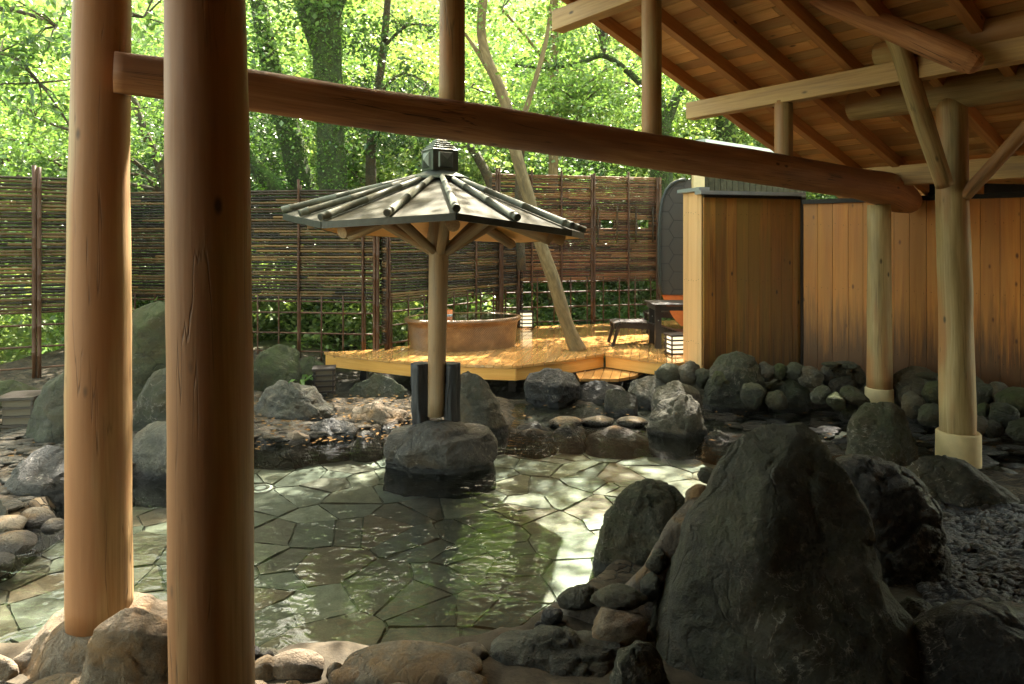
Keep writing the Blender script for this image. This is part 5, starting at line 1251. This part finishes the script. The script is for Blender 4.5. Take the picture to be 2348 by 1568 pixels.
limb_tree('mossy_tree', 'leaning mossy trunk left of the thick one',
          [(W(740, 760, 13.6), .30), (W(712, 560, 13.6), .27), (W(695, 440, 13.6), .25), (W(668, 330, 13.6), .23), (W(638, 220, 13.6), .21), (W(612, 110, 13.6), .18), (W(590, 0, 13.6), .15), (W(560, -120, 13.6), .1)],
          [[(W(640, 200, 13.6), .08), (W(600, 130, 13.4), .05), (W(560, 110, 13.2), .03)]], [(W(610, 60, 13.3), 14, (.6, .6, .5)), (W(590, 240, 13.2), 6, (.4, .4, .3))], ivy=18, seed=8, leaf='mid')
limb_tree('mossy_tree', 'dark slanting mossy branch low behind the near pillar',
          [(W(700, 560, 13.2), .2), (W(640, 440, 13.2), .17), (W(600, 400, 13.2), .15), (W(560, 345, 13.2), .12), (W(520, 280, 13.2), .1), (W(470, 200, 13.2), .05)], [], None, ivy=10, seed=9)
# slim tree growing through the deck
Yd = 10.7
tr_ = [(p_, r_ * .84) for p_, r_ in [(W(1327, 806, Yd), .165), (W(1300, 745, Yd), .125), (W(1268, 640, Yd), .12), (W(1240, 560, Yd), .115), (W(1214, 460, Yd), .115), (W(1196, 400, Yd), .11), (W(1180, 340, Yd), .11), (W(1165, 260, Yd), .105), (W(1143, 195, Yd), .105), (W(1118, 140, Yd), .10), (W(1105, 90, Yd), .09), (W(1104, 40, Yd), .085), (W(1108, -20, Yd), .08), (W(1100, -160, Yd), .06)]]
limb_tree('slim_tree', 'slim pale trunk growing up through a hole in the deck', tr_,
          [[(W(1150, 210, Yd), .06), (W(1125, 170, Yd), .04), (W(1095, 120, Yd), .035), (W(1060, 70, Yd), .02), (W(1020, 20, 10.4), .012)],
           [(W(1185, 330, Yd), .05), (W(1196, 280, Yd), .045), (W(1225, 190, Yd), .04), (W(1250, 100, Yd), .035), (W(1262, 20, 10.9), .025), (W(1270, -80, 11), .015)],
           [(W(1108, 0, Yd), .05), (W(1160, -80, Yd), .03), (W(1230, -160, 10.4), .012)]],
          [(W(1110, -130, 10.6), 26, (1.2, 1.2, .35)), (W(1200, -60, 10.3), 10, (.8, .9, .2))], 'trunk_pale', 'lime', 46, seed=12, L=.075, sig=(.3, .3, .07))
# thin pale trunk, mossy forked trunk and others
limb_tree('thin_tree', 'thin straight pale trunk between the two short roof posts', [(W(1268, 700, 16), .14), (W(1268, 420, 16), .12), (W(1270, 200, 16), .1), (W(1272, -80, 16), .08)],
          [[(W(1270, 170, 16), .05), (W(1235, 120, 15.6), .04), (W(1150, 20, 15), .03)]], [(W(1280, -40, 15.6), 16, (1, 1, .5))], 'trunk_pale', 'lime', 60, seed=14)
limb_tree('mossy_tree', 'forked mossy trunk right of the second short roof post', [(W(1512, 640, 15), .28), (W(1516, 420, 15), .26), (W(1520, 330, 15), .22), (W(1516, 270, 15), .19), (W(1503, 200, 15), .14), (W(1495, 60, 15), .1)],
          [[(W(1520, 300, 15), .13), (W(1545, 235, 15), .11), (W(1562, 200, 15), .09), (W(1600, 120, 15), .05)],
           [(W(1505, 230, 15), .09), (W(1440, 165, 14.8), .07), (W(1385, 128, 14.6), .06), (W(1340, 140, 14.5), .05), (W(1270, 155, 14.4), .04), (W(1180, 150, 14.3), .03)]],
          [(W(1400, 140, 14.3), 10, (.9, .7, .3)), (W(1560, 150, 14.5), 10, (.7, .6, .5))] + shade_canopy(64, 1.0, 7, 12.5, 17.5, 8.8, 12.5), ivy=14, seed=15, leaf='mid')
limb_tree('mossy_tree', 'short thick mossy trunk seen under the middle purlin', [(W(1668, 460, 17), .26), (W(1665, 330, 17), .23), (W(1660, 250, 17), .22), (W(1650, 60, 17), .16)], [], None, ivy=14, seed=16)
limb_tree('leaning_tree', 'thin leaning trunk behind the umbrella finial', [(W(1140, 500, 15), .12), (W(1125, 420, 15), .11), (W(1080, 340, 15), .09), (W(1040, 300, 15), .08), (W(980, 220, 15), .05)],
          [[(W(1080, 340, 15), .04), (W(1000, 330, 14.6), .02), (W(930, 300, 14.4), .01)]], [(W(960, 330, 14.4), 10, (.8, .6, .3))], 'bark', 'mid', 60, seed=18)
# maple with bright sprays in the middle
limb_tree('maple_tree', 'bright maple with fine layered sprays above the great beam', [(W(1195, 620, 12.9), .09), (W(1190, 400, 12.9), .07), (W(1215, 285, 12.8), .06), (W(1290, 240, 12.6), .045), (W(1350, 190, 12.4), .03), (W(1400, 150, 12.3), .015)],
          [[(W(1215, 285, 12.8), .035), (W(1260, 262, 12.4), .025), (W(1330, 250, 12.2), .012)], [(W(1290, 240, 12.6), .03), (W(1310, 200, 12.4), .02), (W(1330, 160, 12.2), .01)], [(W(1350, 190, 12.4), .02), (W(1440, 190, 12.2), .012), (W(1470, 220, 12.1), .006)],
           [(W(1215, 285, 12.8), .03), (W(1150, 230, 12.5), .02), (W(1080, 200, 12.3), .01)]],
          [(W(1310, 195, 12.2), 34, (.55, .5, .12)), (W(1400, 225, 12.2), 26, (.5, .5, .12)), (W(1250, 260, 12.2), 20, (.45, .4, .1)), (W(1330, 275, 12.2), 16, (.4, .4, .08))], 'bark', 'lime', 46, (.16, .16, .025), .06, 21, w_=.5)
# near left broadleaf branches
limb_tree('broadleaf_tree', 'broadleaf tree with dark glossy leaves hanging at the top left', [(W(-520, 900, 8.2), .2), (W(-460, 400, 8.2), .17), (W(-400, 100, 8.2), .14), (W(-350, -200, 8.2), .1)],
          [[(W(-420, 200, 8.2), .07), (W(-200, 60, 7.8), .05), (W(0, 20, 7.5), .03), (W(130, 60, 7.3), .012)], [(W(-430, 300, 8.2), .07), (W(-200, 130, 7.8), .045), (W(0, 120, 7.6), .025), (W(90, 190, 7.4), .015), (W(160, 290, 7.4), .006)],
           [(W(-400, 100, 8.2), .06), (W(-100, -40, 7.4), .04), (W(150, -20, 7.0), .02), (W(330, 40, 6.9), .01)]],
          [(W(60, 40, 7.3), 16, (.35, .3, .2)), (W(50, 150, 7.4), 12, (.3, .3, .18)), (W(120, 250, 7.4), 8, (.2, .2, .15)), (W(330, 40, 7.0), 9, (.25, .25, .15))], 'bark', 'mid', 26, (.13, .13, .07), .10, 25, w_=.24)
limb_tree('spreading_tree', 'fine spreading tree with bare arching branches over the left fence', [(W(400, 620, 12.2), .12), (W(380, 420, 12.2), .09), (W(330, 300, 12.0), .07), (W(300, 200, 12), .04)],
          [[(W(385, 430, 12.2), .045), (W(250, 330, 11.8), .035), (W(165, 300, 11.5), .03), (W(80, 270, 11.2), .02), (W(0, 230, 11), .01)], [(W(385, 440, 12.2), .04), (W(200, 400, 11.8), .03), (W(120, 370, 11.5), .025), (W(60, 330, 11.2), .015), (W(-20, 310, 11), .008)],
           [(W(380, 420, 12.2), .045), (W(420, 330, 11.8), .03), (W(470, 300, 11.5), .015)], [(W(370, 440, 12.2), .04), (W(330, 405, 11.6), .03), (W(280, 400, 11.3), .02), (W(200, 420, 11.1), .01)]],
          [(W(60, 260, 11), 20, (.7, .5, .25)), (W(100, 350, 11.2), 14, (.6, .5, .12)), (W(340, 180, 11.4), 18, (.5, .5, .4)), (W(330, 340, 11.4), 14, (.4, .4, .35))], 'bark', 'lime', 44, (.22, .22, .05), .07, 27)
limb_tree('broadleaf_tree', 'evergreen with drooping dark leaves between thick trunk and first roof post', [(W(860, 640, 14.5), .14), (W(850, 350, 14.5), .11), (W(880, 100, 14.5), .08), (W(900, -150, 14.5), .05)],
          [[(W(865, 220, 14.5), .04), (W(920, 170, 14.2), .03), (W(980, 190, 14), .012)], [(W(855, 300, 14.5), .04), (W(830, 260, 14.2), .02), (W(810, 240, 14), .01)], [(W(870, 120, 14.5), .04), (W(930, 60, 14.2), .03), (W(990, 60, 14), .012)]],
          [(W(860, 110, 14), 16, (.5, .5, .5)), (W(880, 330, 14), 18, (.7, .5, .25)), (W(940, 240, 14), 12, (.4, .4, .25))], 'bark', 'deep', 50, (.2, .2, .1), .12, 29, w_=.25)
# little fern by the small lantern and the plant under the lattice
for (px, py, Y, lab, lf) in ((690, 893, 9.2, 'small strap-leaved plant beside the unlit lantern under the deck tip', 'mid'),):
    t = thing('strap_leaf_plant', W(px, py, Y), lab, 'plant'); mb = MB(); c = W(px, py, Y)
    for k in range(9):
        an = k * .7 + .2; dx, dy = math.cos(an), math.sin(an); pts = [c + Vector((dx * r_, dy * r_, h_)) for r_, h_ in ((0, 0), (.07, .12), (.17, .17), (.28, .13), (.36, .05))]; s_ = Vector((-dy, dx, 0)); vs = []
        for p_, w__ in zip(pts, (.012, .022, .028, .02, .002)): vs += [p_ - s_ * w__, p_ + s_ * w__]
        mb.add(vs, [[i * 2, i * 2 + 1, i * 2 + 3, i * 2 + 2] for i in range(4)])
    mb.build('leaves', LM[lf], t)
# drain ring on the pool floor
dr_ = thing('drain_cover', G(597, 1122, -.32), 'round white-rimmed drain on the pool floor beside the near pillar', 'drain'); c = G(640, 1158, -.325)
c = G(597, 1122, -.0); c = Vector((597 - CX, F, 0)) * ((EYE + .22) / (1122 - HZ)); c.z = -.215
ORG[dr_.name] = c.copy(); dr_.location = c
mb = MB(); N_ = 32; vs = []
for k in range(N_): a = 6.2832 * k / N_; vs += [c + Vector((math.cos(a) * .085, math.sin(a) * .085, .012)), c + Vector((math.cos(a) * .11, math.sin(a) * .11, .006))]
mb.add(vs, [[2 * k, 2 * k + 1, (2 * k + 3) % (2 * N_), (2 * k + 2) % (2 * N_)] for k in range(N_)]); M['white'] = plain('white_rim', (.7, .72, .68), .4); mb.build('rim', M['white'], dr_)
mb = MB(); mb.add([c + Vector((math.cos(6.2832 * k / N_) * .05, math.sin(6.2832 * k / N_) * .05, .012)) for k in range(N_)], [list(range(N_))]); mb.build('centre_disc', M['white'], dr_)

# ------------------------------------------------------------------ moist forest air
mb = MB(); x0, x1, y0, y1, z0, z1 = -130, 130, -45, 140, -9, 48
mb.add([(x0, y0, z0), (x1, y0, z0), (x1, y1, z0), (x0, y1, z0), (x0, y0, z1), (x1, y0, z1), (x1, y1, z1), (x0, y1, z1)], [[3, 2, 1, 0], [4, 5, 6, 7], [0, 1, 5, 4], [1, 2, 6, 5], [2, 3, 7, 6], [3, 0, 4, 7]], None, False)
m = bpy.data.materials.new('haze'); m.use_nodes = True; nt = m.node_tree; nt.nodes.remove(nt.nodes['Principled BSDF']); pv = nt.nodes.new('ShaderNodeVolumePrincipled')
pv.inputs['Color'].default_value = (.85, .95, .80, 1); pv.inputs['Density'].default_value = .0006; pv.inputs['Anisotropy'].default_value = .3
nt.links.new(pv.outputs[0], nt.nodes['Material Output'].inputs['Volume']); tag(mb.build('haze', m), kind='stuff')
